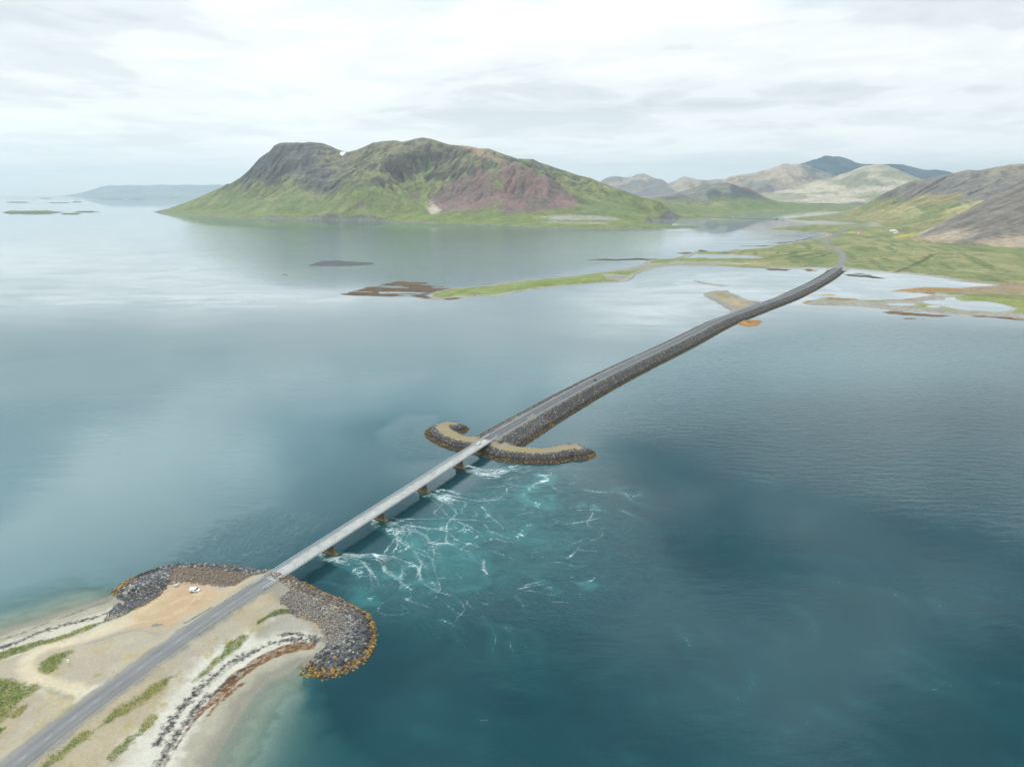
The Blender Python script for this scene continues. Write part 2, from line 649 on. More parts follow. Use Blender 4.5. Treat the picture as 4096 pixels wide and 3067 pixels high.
def sampler(X, Y, Z):
    x0, y0, sx, sy = X[0, 0], Y[0, 0], X[0, 1] - X[0, 0], Y[1, 0] - Y[0, 0]
    ny, nx = Z.shape

    def f(x, y):
        u = np.clip((np.asarray(x) - x0) / sx, 0, nx - 1.001)
        v = np.clip((np.asarray(y) - y0) / sy, 0, ny - 1.001)
        i, j = u.astype(int), v.astype(int)
        a, b = u - i, v - j
        return (Z[j, i] * (1 - a) + Z[j, i + 1] * a) * (1 - b) + (Z[j + 1, i] * (1 - a) + Z[j + 1, i + 1] * a) * b
    return f


near_h = sampler(NX, NY, NZ)


def hit(px, py, hf, zmin=-1.0, t0=100.0, t1=20000.0, steps=1500):
    """where the sight line through a photo pixel meets the ground"""
    dx, dy, dz = ray(px, py)
    t = np.geomspace(t0, t1, steps)
    g = CAM_H + dz * t - np.maximum(hf(dx * t, dy * t), zmin)
    k = np.argmax(g < 0)
    if g[k] >= 0:
        k = len(t) - 1
    a, b = t[max(k - 1, 0)], t[k]
    for _ in range(20):
        m = .5 * (a + b)
        if CAM_H + dz * m - max(float(hf(dx * m, dy * m)), zmin) < 0:
            b = m
        else:
            a = m
    return np.array([dx * b, dy * b])


def HN(pts):
    return np.array([hit(x, y, near_h, t1=900, steps=500) for x, y in pts])


# --- what the near ground is made of
nn = fbm(NX * .25, NY * .25, 5, 21)
nn2 = fbm(NX * .9, NY * .9, 4, 22)
nw = fbm(NX * .05, NY * .05, 4, 23)


def region(px_poly, soft=2.0, wob=3.0, X=NX, Y=NY, n=nn, H=HN):
    d = sdist(X, Y, smooth_line(np.vstack([H(px_poly)] * 1 + [H(px_poly[:1])]), 3)[:-1])
    return sst(-soft, soft, d + (n - .5) * 2 * wob)


def band(px_line, width, soft=.8, wob=1.5, X=NX, Y=NY, n=nn, H=HN):
    ln = smooth_line(H(px_line), 4)
    wv = np.interp(np.linspace(0, 1, len(ln)), np.linspace(0, 1, len(width)), width) if hasattr(width, '__len__') else np.full(len(ln), width)
    d, ww = pdist(X, Y, ln, vals=wv)
    return sst(-soft, soft, ww - d + (n - .5) * 2 * wob)


col = np.broadcast_to(C['gravel'], NX.shape + (3,)).copy()
col = lerp(col, C['greygravel'], sst(.42, .62, nw) * .5)
# beaches: shell sand, wet sand, drift kelp
right = pdist(NX, NY, W_br) < pdist(NX, NY, W_bl)
shellm = sst(10, 14, Ndb + (nn - .5) * 6) * (1 - sst(24, 34, Ndb + (nn - .5) * 10))
col = lerp(col, C['sand'], 1 - sst(12, 17, Ndb + (nn - .5) * 5))
col = lerp(col, C['wetsand'], 1 - sst(3.0, 8, Ndb + (nn - .5) * 4))
col = lerp(col, C['shell'], shellm * np.where(right, .95, .6))
orange = region(z1([(880, 600), (980, 490), (1090, 400), (1190, 352), (1300, 322), (1480, 312), (1640, 345), (1740, 340), (1640, 400), (1500, 480), (1350, 565), (1170, 655), (1000, 660)]), 3.5, 4)
col = lerp(col, lerp(C['tan'], C['orange'], sst(.45, .65, nw)), orange * .9)
greyhut = region(z1([(1480, 330), (1600, 325), (1690, 345), (1640, 380), (1560, 390)]), 3, 2)
col = lerp(col, C['greygravel'], greyhut * .6)
trk = band(z1([(640, 1140), (520, 1120), (400, 1085), (290, 1050), (215, 1000), (180, 950), (190, 900), (240, 845), (330, 795), (480, 760), (700, 695), (880, 620)]), [5, 5, 4, 4, 3.4, 3, 3, 3, 3, 3, 4, 5], 2.0, 1.0)
col = lerp(col, C['track'], trk * .95)
tyre = np.zeros(NX.shape)
for ln in ([(640, 1140), (520, 1120), (400, 1085), (290, 1050), (215, 1000), (180, 950), (190, 900), (240, 845), (330, 795), (480, 760), (700, 695), (880, 620), (1050, 560), (1250, 470), (1400, 400)], [(880, 640), (1000, 600), (1150, 590), (1300, 530), (1420, 440), (1400, 380), (1250, 390), (1100, 470), (980, 560)], [(1560, 440), (1480, 420), (1400, 395)]):
    dd = pdist(NX, NY, smooth_line(HN(z1(ln)), 4))
    tyre = np.maximum(tyre, (1 - sst(.15, .55, np.abs(dd - .85))) * sst(.35, .6, nn))
col = lerp(col, C['track'] * 1.12, tyre * .45)
mouth = region(z1([(560, 1195), (540, 1130), (620, 1090), (740, 1050), (800, 1045), (700, 1110)]), 2, 2)
col = lerp(col, C['shell'] * .95, mouth * .7)
trk_edge = band(z1([(520, 1165), (430, 1130), (330, 1095), (255, 1075)]), 1.0, 1.2, 1.5)
col = lerp(col, C['shoulder'], trk_edge * .6)
berm = band(z1([(480, 820), (560, 790), (700, 745), (850, 695), (980, 668), (1080, 680), (1160, 700)]), .5, .8, .8)
col = lerp(col, C['shoulder'], berm * .5)
dish = region(z2([(370, 700), (430, 640), (520, 590), (640, 555), (730, 580), (800, 640), (840, 690), (760, 685), (640, 688), (480, 715), (400, 735)]), 3, 2)
col = lerp(col, C['greysand'], dish * .85)
col = lerp(col, C['shoulder'], (1 - sst(5.0, 7.2, Nrd + (nn - .5) * 4)) * .85)
# grass
GR = {}
GR['strip_left'] = region(z1([(-200, 905), (0, 825), (150, 778), (300, 737), (420, 716), (560, 662), (700, 617), (830, 577), (900, 548), (950, 508), (990, 490), (965, 520), (900, 560), (800, 592), (700, 636), (560, 690), (420, 742), (300, 772), (150, 830), (0, 880), (-200, 960)]), 1.3, 1.2)
GR['oval'] = region(z1([(280, 945), (300, 900), (370, 852), (440, 826), (525, 818), (490, 852), (440, 900), (390, 960), (345, 980), (290, 962)]), 1.3, 1.4)
GR['corner'] = region(z1([(-200, 1000), (0, 1018), (80, 1030), (180, 1055), (252, 1080), (240, 1120), (170, 1165), (100, 1225), (40, 1290), (-60, 1360), (-200, 1400)]), 1.8, 2.6)
GR['small'] = region(z1([(78, 1292), (120, 1242), (185, 1205), (188, 1225), (135, 1288), (92, 1305)]), .6, .6)
GR['edge'] = region(z1([(-100, 1400), (0, 1372), (38, 1372), (12, 1402), (-60, 1450)]), .6, .6)
GR['row'] = band(z1([(250, 1730), (330, 1650), (420, 1570), (550, 1470), (660, 1400), (760, 1340), (850, 1270), (950, 1205), (1040, 1150), (1120, 1090), (1190, 1040), (1270, 980)]), [1.2, 1.4, 1.0, 1.4, .5, 1.0, 1.9, 1.4, 1.0, 1.8, 1.0, .4], 1.2, 1.8)
GR['row_b'] = band(z1([(780, 1590), (860, 1530), (930, 1470), (1000, 1410), (1040, 1370), (1110, 1300)]), [1.2, 2.2, 2.2, 1.6, 1.0, 1.4], .5, 1.8) * .8
GR['bank'] = band(z1([(1395, 1035), (1480, 968), (1540, 910), (1600, 860), (1680, 785), (1770, 720)]), [.5, 1.0, .8, 1.4, 2.4, 1.8], 1.0, 1.4)
GR['shrub'] = region(z2([(415, 605), (480, 562), (540, 522), (620, 512), (680, 520), (690, 542), (600, 552), (540, 567), (470, 592), (420, 625)]), .6, .7)
GR['verge'] = band(z1([(1340, 612), (1400, 580), (1460, 545), (1530, 505)]), .7, .5, .5) * .7
spots = sst(.60, .66, fbm(NX * .16, NY * .16, 4, 31)) * sst(.5, .58, nn2) * sst(24, 30, Ndb) * right * (Nrd > 9) * (1 - sst(70, 90, Ndb)) * (NX < -60)
dry = region(z1([(330, 1130), (430, 1130), (550, 1160), (540, 1200), (430, 1290), (330, 1340), (340, 1220)]), 3, 4) * sst(.44, .56, nn2)
dry2 = band(z1([(0, 1540), (120, 1470), (230, 1400), (400, 1290)]), 2.0, 1.5, 2.0) * sst(.44, .56, nn2)
grass_m = np.clip(np.maximum.reduce([v for k, v in GR.items()]), 0, 1)
gcol = lerp(C['grass'], C['drygrass'], sst(.48, .66, nn) * .5)
gcol = lerp(gcol, C['darkgrass'] * 1.2, GR['shrub'] * .8)
col = lerp(col, C['drygrass'], np.maximum(np.maximum(dry, dry2) * .55, spots * .7))
col = lerp(col, gcol, grass_m * (.55 + .45 * sst(.35, .55, nn2)))
# drift kelp lines on the two beaches
k1 = band(z1([(-200, 850), (0, 790), (100, 760), (200, 722), (330, 668), (450, 636), (540, 612), (640, 588), (750, 553), (850, 510), (930, 455), (1010, 412)]), [1.5, 1.6, 1.4, 1.1, 1.4, 1.0, 1.2, 1.2, .8, .5, .3, .2], .9, 2.4, n=nn2)
k1b = band(z1([(-200, 770), (0, 735), (150, 690), (300, 630), (480, 565), (650, 500), (820, 425)]), .25, .3, .9, n=nn2)
k2 = band(z2([(-300, 1470), (-150, 1250), (0, 1085), (60, 1035), (180, 925), (300, 855), (430, 800), (560, 752), (680, 738), (790, 735), (900, 740)]), [1.3, 1.4, 1.1, .8, .7, .9, .6, .8, 1.0, 1.2, 1.0], .9, 2.4, n=nn2)
k2c = band(z2([(560, 705), (640, 695), (740, 705), (870, 722)]), [.6, .9, .7, .3], .4, 1.6, n=nn2)
k3 = band(z2([(-330, 1700), (-200, 1480), (0, 1200), (100, 1120), (200, 1040), (330, 945), (450, 870)]), [1.3, 1.3, 1.0, .8, .6, .3, 0], .9, 2.0, n=nn2)
b1 = band(z2([(-420, 1900), (-240, 1620), (-100, 1400), (0, 1272), (100, 1162), (250, 1018), (400, 912), (550, 832), (700, 786), (810, 776)]), [.4, .4, .6, .9, 1.6, 2.2, 2.2, 2.4, 2.6, 2.0], .4, 1.0)
b2 = band(z2([(60, 1280), (150, 1175), (260, 1085), (330, 1040)]), [.3, .8, .5, .2], .3, .9, n=nn2)
kelp_m = np.maximum.reduce([k1, k1b * .7, k2, k2c, k3])
bk_m = np.maximum(b1, b2)
col = lerp(col, C['brownkelp'], bk_m * (.55 + .45 * sst(.4, .55, nn2)))
col = lerp(col, C['kelp'], kelp_m * (.45 + .55 * sst(.42, .56, fbm(NX * 1.6, NY * 1.6, 3, 25))))
# breakwaters: gravel crests
onR = pdist(NX, NY, SPINE_R)
gcrest = (1 - sst(7, 12, onR)) * sst(6, 12, Ndr + (nn - .5) * 5)
col = lerp(col, C['greygravel'] * .72, gcrest * .85)
onL = (Ndr > 9) & (Ndb > 18) & (Ndr < 22) & (Nrd > 12) & (NX < -110) & (NY > 240) & (pdist(NX, NY, SPINE_L) < 17)
col = lerp(col, np.array([.15, .11, .08]), np.where(onL, .7, 0))
brn = region(z2([(830, 560), (900, 600), (950, 680), (930, 740), (880, 700), (800, 620), (720, 540)]), 3, 3) * .6
col = lerp(col, C['tan'] * .75, brn * (1 - sst(10, 16, onR)))
rockm = (Ndr < 9.5 + (nn - .5) * 3) & (Nsd > -6) & (Ndb > Ndr + 3.0)
col = lerp(col, C['dark'], np.where(rockm, .8, 0) * (1 - sst(40, 60, Ndb) * 0))
grid_obj('ground', NX, NY, NZ, M['ground'], col=col, keep=Nsd > -80)
tag(bpy.data.objects['ground'], 'sandy gravel headland with a parking place, beaches and grass strips', None, None, 'structure')


# --- stones
PHI = (1 + 5 ** .5) / 2
ICO_V = np.array([(-1, PHI, 0), (1, PHI, 0), (-1, -PHI, 0), (1, -PHI, 0), (0, -1, PHI), (0, 1, PHI), (0, -1, -PHI), (0, 1, -PHI), (PHI, 0, -1), (PHI, 0, 1), (-PHI, 0, -1), (-PHI, 0, 1)], float)
ICO_V /= np.linalg.norm(ICO_V[0])
ICO_F = np.array([(0, 11, 5), (0, 5, 1), (0, 1, 7), (0, 7, 10), (0, 10, 11), (1, 5, 9), (5, 11, 4), (11, 10, 2), (10, 7, 6), (7, 1, 8), (3, 9, 4), (3, 4, 2), (3, 2, 6), (3, 6, 8), (3, 8, 9), (4, 9, 5), (2, 4, 11), (6, 2, 10), (8, 6, 7), (9, 8, 1)])


def stone_heap(name, P, size, colr, parent, rng=RNG):
    """many stones as one mesh"""
    n = len(P)
    a = rng.uniform(0, 2 * np.pi, n)
    b = rng.uniform(0, np.pi, n)
    V = np.repeat(ICO_V[None], n, 0) * rng.uniform(.72, 1.22, (n, 12, 1))
    sc = np.stack([rng.uniform(.8, 1.3, n), rng.uniform(.6, 1.0, n), rng.uniform(.55, .85, n)], -1)
    V = V * (sc * np.asarray(size).reshape(-1, 1) * .5)[:, None, :]
    tb = np.cos(b)[:, None], np.sin(b)[:, None]
    y, z = V[..., 1] * tb[0] - V[..., 2] * tb[1], V[..., 1] * tb[1] + V[..., 2] * tb[0]
    V[..., 1], V[..., 2] = y, z
    x, y = V[..., 0] * np.cos(a)[:, None] - V[..., 1] * np.sin(a)[:, None], V[..., 0] * np.sin(a)[:, None] + V[..., 1] * np.cos(a)[:, None]
    V[..., 0], V[..., 1] = x, y
    V += P[:, None, :]
    Fq = (ICO_F[None] + (np.arange(n) * 12)[:, None, None]).reshape(-1, 3)
    cc = np.repeat(colr[:, None, :], 12, 1).reshape(-1, 3)
    o = mesh_np(name, V.reshape(-1, 3), Fq, M['rock'], parent, col=cc)
    o['kind'] = 'stuff'
    return o


def stone_cols(P, warm=0.0, rng=RNG, weed_z=1.25, pale_z=3.2):
    """basalt greys, some lichen-brown, rockweed where the tide reaches"""
    n = len(P)
    g = rng.uniform(.05, .14, n)[:, None] * np.array([[1.0, 1.0, 1.05]])
    pale = (rng.random(n) < .06 + .14 * sst(pale_z - .6, pale_z + .8, P[:, 2]))[:, None]
    g = np.where(pale, rng.uniform(.20, .40, n)[:, None] * np.array([[1.0, .97, .92]]), g)
    wm = (rng.random(n) < warm)[:, None]
    g = np.where(wm, rng.uniform(.16, .33, n)[:, None] * np.array([[1.0, .72, .52]]), g)
    z = P[:, 2] + rng.normal(0, .18, n)
    wet = (z < weed_z + .75)[:, None]
    g = np.where(wet, rng.uniform(.025, .06, n)[:, None] * np.array([[1, .97, .95]]), g)
    weed = (z < weed_z)[:, None]
    wc = rng.uniform(.5, 1.3, n)[:, None] * np.array([[.27, .155, .035]])
    wc = np.where((rng.random(n) < .3)[:, None], wc * np.array([[.35, .35, .5]]), wc)
    return np.where(weed, wc, g)


STONE_SHAPES = {}


def stone_mesh(k, c):
    key = (k, c)
    if key not in STONE_SHAPES:
        r = np.random.default_rng(100 + k)
        V = ICO_V * r.uniform(.75, 1.2, (12, 1)) * np.array([r.uniform(.85, 1.25), r.uniform(.75, 1.0), r.uniform(.6, .85)])
        cols = dict(grey=(.10, .10, .107), dark=(.048, .048, .052), pale=(.24, .235, .225), brown=(.25, .175, .125), weed=(.27, .16, .035), wet=(.04, .039, .038), darkweed=(.10, .06, .018))
        me = bpy.data.meshes.new('rock')
        me.from_pydata([tuple(v * .5) for v in V], [], [tuple(f) for f in ICO_F.tolist()])
        a = me.attributes.new('Col', 'FLOAT_COLOR', 'POINT')
        a.data.foreach_set('color', np.tile(np.array(cols[c] + (1,), np.float32), 12))
        me.materials.append(M['rock'])
        STONE_SHAPES[key] = me
    return STONE_SHAPES[key]


def near_class(z, warm, r):
    if z < 1.2:
        return 'darkweed' if r.random() < .25 else 'weed'
    if z < 1.9:
        return 'wet'
    u = r.random()
    if u < warm:
        return 'brown'
    return 'pale' if u > .86 else ('grey' if u > .45 else 'dark')


def near_breakwater(label, wline, spine, cat_name, first_from):
    root = empty('breakwater', (*spine[len(spine) // 2], 0))
    tag(root, label, 'breakwater', 'stone breakwaters at the bridge ends')
    r = np.random.default_rng(5)
    lo, hi = wline.min(0) - 22, wline.max(0) + 22
    sp = .62
    X, Y = np.meshgrid(np.arange(lo[0], hi[0], sp), np.arange(lo[1], hi[1], sp))
    X = X.ravel() + r.uniform(-.28, .28, X.size)
    Y = Y.ravel() + r.uniform(-.28, .28, Y.size)
    m = (pdist(X, Y, spine) < 34)
    X, Y = X[m], Y[m]
    d = pdist(X, Y, wline)
    m = (d > 11 + 4 * (fbm(X * .2, Y * .2, 3, 78) - .5)) | (r.random(len(X)) < .46)
    X, Y, d = X[m], Y[m], d[m]
    ds = pdist(X, Y, spine)
    sdv = sdist(X, Y, SHORE)
    rdv = pdist(X, Y, NR)
    s = (X - BR_A[0]) * BD[0] + (Y - BR_A[1]) * BD[1]
    lat = np.abs((X - BR_A[0]) * BN[0] + (Y - BR_A[1]) * BN[1])
    nz = fbm(X * .12, Y * .12, 3, 77)
    inner = (ds < 8.5 + 5 * (nz - .5)) if cat_name == 'right' else (d < 23 + 6 * (nz - .5))
    ok = ((d < 10.5 + 3 * (nz - .5)) | inner) & (sdv > -3.2) & (d < 27) & ((lat > 5.6) | (s > 1)) & (s > -60)
    ok &= (d < 12.5) | (lat > 13)
    wb_ = W_br if cat_name == 'right' else W_bl
    db_ = pdist(X, Y, wb_)
    ok &= (db_ > d * .9 + 1.0) | (ds < 7)
    X, Y, d, ds, nz = X[ok], Y[ok], d[ok], ds[ok], nz[ok]
    Z = near_h(X, Y)
    P = np.stack([X, Y, Z + .12], -1)
    size = np.where(d < 11, r.uniform(.9, 1.25, len(X)) + r.random(len(X)) ** 3 * .9, r.uniform(.4, .75, len(X)) + r.random(len(X)) ** 4 * .6)
    if cat_name == 'right':
        f = first_from
        far = np.sqrt((X - f[0]) ** 2 + (Y - f[1]) ** 2)
        warm = np.where((d > 4) & (d < 12) & (far > 26), .75, .06)
        warm = np.where((d >= 12), .45, warm)
    else:
        tipd = np.sqrt((X - first_from[0]) ** 2 + (Y - first_from[1]) ** 2)
        warm = np.where((d > 10.5) & (tipd > 20), .85, .05)
        size = np.where(tipd < 22, np.maximum(size, r.uniform(.8, 1.5, len(X))), size)
    size = np.where(warm > .5, size * .78, size)
    # the biggest-looking stones, on the side nearest to the viewer, are stones of their own
    look = size / np.sqrt(X ** 2 + Y ** 2 + CAM_H ** 2) * np.where(Z > .2, 1, .6)
    order = np.argsort(-look)[:300]
    own = np.zeros(len(X), bool)
    own[order] = True
    rr = random.Random(11)
    base = np.array(root.location)
    for i in order:
        me = stone_mesh(rr.randrange(4), near_class(Z[i] + rr.gauss(0, .15) + (4 if d[i] > 6.5 else 0), warm[i], rr))
        q = size[i] * 1.02
        new_obj('rock', me, root, tuple(P[i] - base), (rr.uniform(-.5, .5), rr.uniform(-.5, .5), rr.uniform(0, 6.28)), (q, q * rr.uniform(.85, 1.1), q))
    c = stone_cols(P + np.stack([0 * d, 0 * d, np.where(d > 6.5, 4.0, 0)], -1), 0, r, pale_z=7.4)
    wm = (r.random(len(P)) < warm) & (P[:, 2] > 1.9)
    c[wm] = r.uniform(.10, .24, (wm.sum(), 1)) * np.array([[1.0, .72, .54]])
    if cat_name == 'right':
        gm = (d > 8) & (r.random(len(P)) < .5) & ~wm
        c[gm] = r.uniform(.14, .26, (gm.sum(), 1)) * np.array([[1.0, .97, .92]])
    o = stone_heap('rock_armour', P[~own] - base, size[~own], c[~own], root, r)
    return root


near_breakwater('near stone breakwater hooking right, with ochre weed along its waterline', W_rr, SPINE_R, 'right', G(1330, 2640)[:2])
near_breakwater('curved stone breakwater behind the parked white van', W_rl, SPINE_L, 'left', G(500, 2360)[:2])


# --- grass tufts and drift kelp lying on the near ground
def tuft_field(name, mask, dens, hgt, base_cols, mat, label, blades=3, flat=False, seed=1):
    r = np.random.default_rng(seed)
    cand = np.argwhere(mask > .06)
    n = int((mask > .5).sum() * dens)
    pw = mask[cand[:, 0], cand[:, 1]]
    pick = cand[r.choice(len(cand), n, p=pw / pw.sum())]
    x = NX[pick[:, 0], pick[:, 1]] + r.uniform(-.5, .5, n) * NSTEP
    y = NY[pick[:, 0], pick[:, 1]] + r.uniform(-.5, .5, n) * NSTEP
    z = near_h(x, y)
    cc0 = (gcol if name == 'grass' else col)[pick[:, 0], pick[:, 1]] * r.uniform(.86, 1.16, (n, 1)) * (1 + r.normal(0, .04, (n, 3)))
    V, Fq, CC = [], [], []
    for b in range(blades):
        a = r.uniform(0, 6.283, n)
        wd = r.uniform(.05, .11, n) * (2.0 if flat else 1)
        h = hgt * r.uniform(.5, 1.3, n)
        le = r.uniform(.05, .35, n) * (1.5 if flat else 1)
        dx, dy = np.cos(a), np.sin(a)
        v = np.stack([np.stack([x - dy * wd, y + dx * wd, z - .03], -1), np.stack([x + dy * wd, y - dx * wd, z - .03], -1), np.stack([x + dx * le, y + dy * le, z + h], -1)], 1)
        V.append(v.reshape(-1, 3))
        CC.append(np.repeat(cc0, 3, 0))
    V = np.vstack(V)
    Fq = np.arange(len(V)).reshape(-1, 3)
    o = mesh_np(name, V, Fq, mat, col=np.clip(np.vstack(CC), 0, 1))
    return tag(o, label, None, None, 'stuff')


tuft_field('grass', grass_m, 2.6, .20, None, M['grass'], 'green and straw coloured grass strips on the gravel headland', 3, False, 2)
tuft_field('seaweed', np.maximum(kelp_m, bk_m), 1.4, .16, None, M['weed'], 'dark and brown drift seaweed lines along the two beaches', 3, True, 3)

# ------------------------------------------------------------------ CAUSEWAY and the far breakwater
cw_px = [(1950, 1760), (1990, 1737), (2047, 1704), (2188, 1623), (2382, 1518), (2540, 1441), (2717, 1359), (2871, 1282), (2962, 1247), (3052, 1214), (3142, 1182), (3210, 1151), (3278, 1117), (3323, 1090), (3355, 1067)]
CWp = np.array([tuple(BR_B)] + [G(x, y, 6.6)[:2] for x, y in cw_px[2:]])
CW = smooth_line(CWp, 8)
CWs = np.concatenate([[0], np.cumsum(np.linalg.norm(np.diff(CW, axis=0), axis=1))])
CW_LEN = CWs[-1]


def along(line, S, s, off=0.0):
    """point at run s along a line, off metres to its right"""
    x = np.interp(s, S, line[:, 0])
    y = np.interp(s, S, line[:, 1])
    e = 1.5
    dx = np.interp(np.minimum(np.asarray(s) + e, S[-1]), S, line[:, 0]) - np.interp(np.maximum(np.asarray(s) - e, 0), S, line[:, 0])
    dy = np.interp(np.minimum(np.asarray(s) + e, S[-1]), S, line[:, 1]) - np.interp(np.maximum(np.asarray(s) - e, 0), S, line[:, 1])
    L = np.hypot(dx, dy) + 1e-9
    return x + dy / L * off, y - dx / L * off, dx / L, dy / L


def cw_z(s):
    return np.interp(s, [0, 60, CW_LEN * .7, CW_LEN], [DECK_Z, 6.6, 6.2, 5.4])


def cw_prof(off, s):
    """height of the bank off metres from its axis"""
    a = np.abs(off)
    return cw_z(s) - .15 - np.maximum(0, a - 6.0) * .47


def ribbon(name, line, S, s0, s1, step, offs, zf, mat, parent=None, col=None, lane=False, smooth=True):
    s = np.arange(s0, s1 + .01, step)
    rows, cl, la = [], [], []
    for k, o in enumerate(offs):
        x, y, _, _ = along(line, S, s, o)
        rows.append(np.stack([x, y, zf(o, s)], -1))
        la.append(np.full(len(s), k / (len(offs) - 1)))
        if col is not None:
            cl.append(np.broadcast_to(col(o), (len(s), 3)))
    V = np.stack(rows, 1)
    n, k = V.shape[:2]
    idx = np.arange(n * k).reshape(n, k)
    q = np.stack([idx[:-1, :-1], idx[:-1, 1:], idx[1:, 1:], idx[1:, :-1]], -1).reshape(-1, 4)
    at = {'lane': np.stack(la, 1).ravel()} if lane else None
    return mesh_np(name, V.reshape(-1, 3), q, mat, parent, col=None if col is None else np.stack(cl, 1).reshape(-1, 3), smooth=smooth, attrs=at)


cwroot = empty('causeway', (*CW[0], 0))
tag(cwroot, 'long stone armoured causeway carrying the road across the fjord', 'causeway')
inv = np.array([CW[0][0], CW[0][1], 0])


def shift(o, root):
    o.parent = root
    o.location = -Vector(root.location)
    return o


offs = [-24, -18, -12.5, -8.5, -6.2, -4.2, 0, 4.2, 6.2, 8.5, 12.5, 18, 24]
shift(ribbon('embankment', CW, CWs, 2, CW_LEN, 4, offs, lambda o, s: cw_prof(o, s), M['ground'], col=lambda o: C['shoulder'] if abs(o) < 6.5 else (C['dark'])), cwroot)


def causeway_stones():
    r = np.random.default_rng(9)
    out = []
    for side in (-1, 1):
        a = np.arange(6.6, 22.5, .95)
        s = 10.0
        ss = []
        while s < CW_LEN - 5:
            ss.append(s)
            s += .95 + s / 1500.0                  # stones further off are told apart less
        S, A = np.meshgrid(ss, a)
        S = S.ravel() + r.uniform(-.4, .4, S.size)
        A = A.ravel() + r.uniform(-.4, .4, A.size)
        m = (cw_prof(A, S) > -1.4)
        S, A = S[m], A[m]
        if side < 0:
            m = r.random(len(S)) < .8
            S, A = S[m], A[m]
        x, y, _, _ = along(CW, CWs, S, A * side)
        out.append(np.stack([x, y, cw_prof(A, S) + .1, S], -1))
    P = np.vstack(out)
    size = r.uniform(.85, 1.6, len(P)) * (1 + P[:, 3] / 1900.0)
    c = stone_cols(P[:, :3], .16, r, 1.0, 5.0)
    hi = (P[:, 2] > 4.8) & (r.random(len(P)) < .4)
    c[hi] = r.uniform(.10, .19, (hi.sum(), 1)) * np.array([[1, .96, .9]])
    dk = P[:, 2] < 1.0
    c[dk] *= np.array([[.45, .55, .7]])
    c *= .78
    o = stone_heap('rock_armour', P[:, :3] - inv, size, c, cwroot, r)


causeway_stones()


# far breakwater: two hooked arms
def z3(pts):
    return [(1200 + x * .5425, 1600 + y * .5425) for x, y in pts]


TZ = 5.0
ARM_L = smooth_line([G(x, y, TZ)[:2] for x, y in z3([(1385, 292), (1310, 290), (1220, 283), (1150, 264), (1090, 236), (1052, 206), (1062, 180), (1100, 168), (1135, 172)])], 4)
ARM_R = smooth_line([G(x, y, TZ)[:2] for x, y in z3([(1420, 305), (1510, 343), (1600, 360), (1720, 370), (1850, 366), (1940, 350), (2010, 338), (2055, 348)])], 4)
WL = np.interp(np.linspace(0, 1, len(ARM_L)), [0, .4, .75, 1], [6, 4.5, 4.5, 2.5])
WR = np.interp(np.linspace(0, 1, len(ARM_R)), [0, .3, .8, 1], [7, 4.2, 4.5, 3.0])


def far_height(x, y):
    a, wa = pdist(x, y, ARM_L, vals=WL)
    b, wb = pdist(x, y, ARM_R, vals=WR)
    h = np.maximum(TZ - np.maximum(0, a - wa) * .55, TZ - np.maximum(0, b - wb) * .55)
    c = pdist(x, y, CW)
    sc_ = (x - BR_B[0]) * BD[0] + (y - BR_B[1]) * BD[1]
    hc = np.where(sc_ > -4, 6.6 - np.maximum(0, c - 6.2) * .47, -9)
    hc = np.where(sc_ < 70, hc, -9)
    return np.maximum(h, hc), np.minimum(a - wa, b - wb), c


TX, TY = np.meshgrid(np.arange(-115, 75, 1.0), np.arange(425, 560, 1.0))
TH, Td, Tc = far_height(TX, TY)
TH = TH + (fbm(TX * .3, TY * .3, 3, 5) - .5) * .3
tn = fbm(TX * .1, TY * .1, 4, 6)
tcol = np.broadcast_to(C['gravel'] * .72, TX.shape + (3,)).copy()
tcol = lerp(tcol, C['drygrass'] * .8, sst(.48, .66, tn) * .45 * (1 - sst(0, 1.5, Td)))
tcol = lerp(tcol, C['dark'], sst(0.5, 2.5, Td) * sst(5.5, 7, Tc))
tcol = lerp(tcol, C['shoulder'], 1 - sst(4.5, 7.5, Tc))
troot = empty('breakwater', (-10, 470, 0))
tag(troot, 'anchor shaped stone breakwater with two hooked arms at the far bridge end', 'breakwater', 'stone breakwaters at the bridge ends')
ob = grid_obj('mound', TX, TY, TH, M['ground'], col=tcol, keep=TH > -2.5)
shift(ob, troot)


def far_stones():
    r = np.random.default_rng(19)
    X, Y = np.meshgrid(np.arange(-112, 72, .92), np.arange(428, 552, .92))
    X = X.ravel() + r.uniform(-.36, .36, X.size)
    Y = Y.ravel() + r.uniform(-.36, .36, Y.size)
    h, d, c = far_height(X, Y)
    s = (X - BR_A[0]) * BD[0] + (Y - BR_A[1]) * BD[1]
    nz = fbm(X * .2, Y * .2, 3, 8)
    m = (h > -1.5) & (d > .2 + 1.6 * (nz - .5)) & ((c > 6.6) | (s < BR_L))
    m &= ~((np.abs((X - BR_A[0]) * BN[0] + (Y - BR_A[1]) * BN[1]) < 4.0) & (s > BR_L - 3))
    X, Y, h, d = X[m], Y[m], h[m], d[m]
    P = np.stack([X, Y, h + .1], -1)
    c_ = stone_cols(P, .14, r, 1.7, 3.8)
    dk = (P[:, 2] < 1.9) & (r.random(len(P)) < .62)
    c_[dk] *= np.array([[.30, .36, .55]])
    o = stone_heap('rock_armour', P - np.array([-10, 470, 0]), r.uniform(.75, 1.4, len(P)), c_, troot, r)


far_stones()

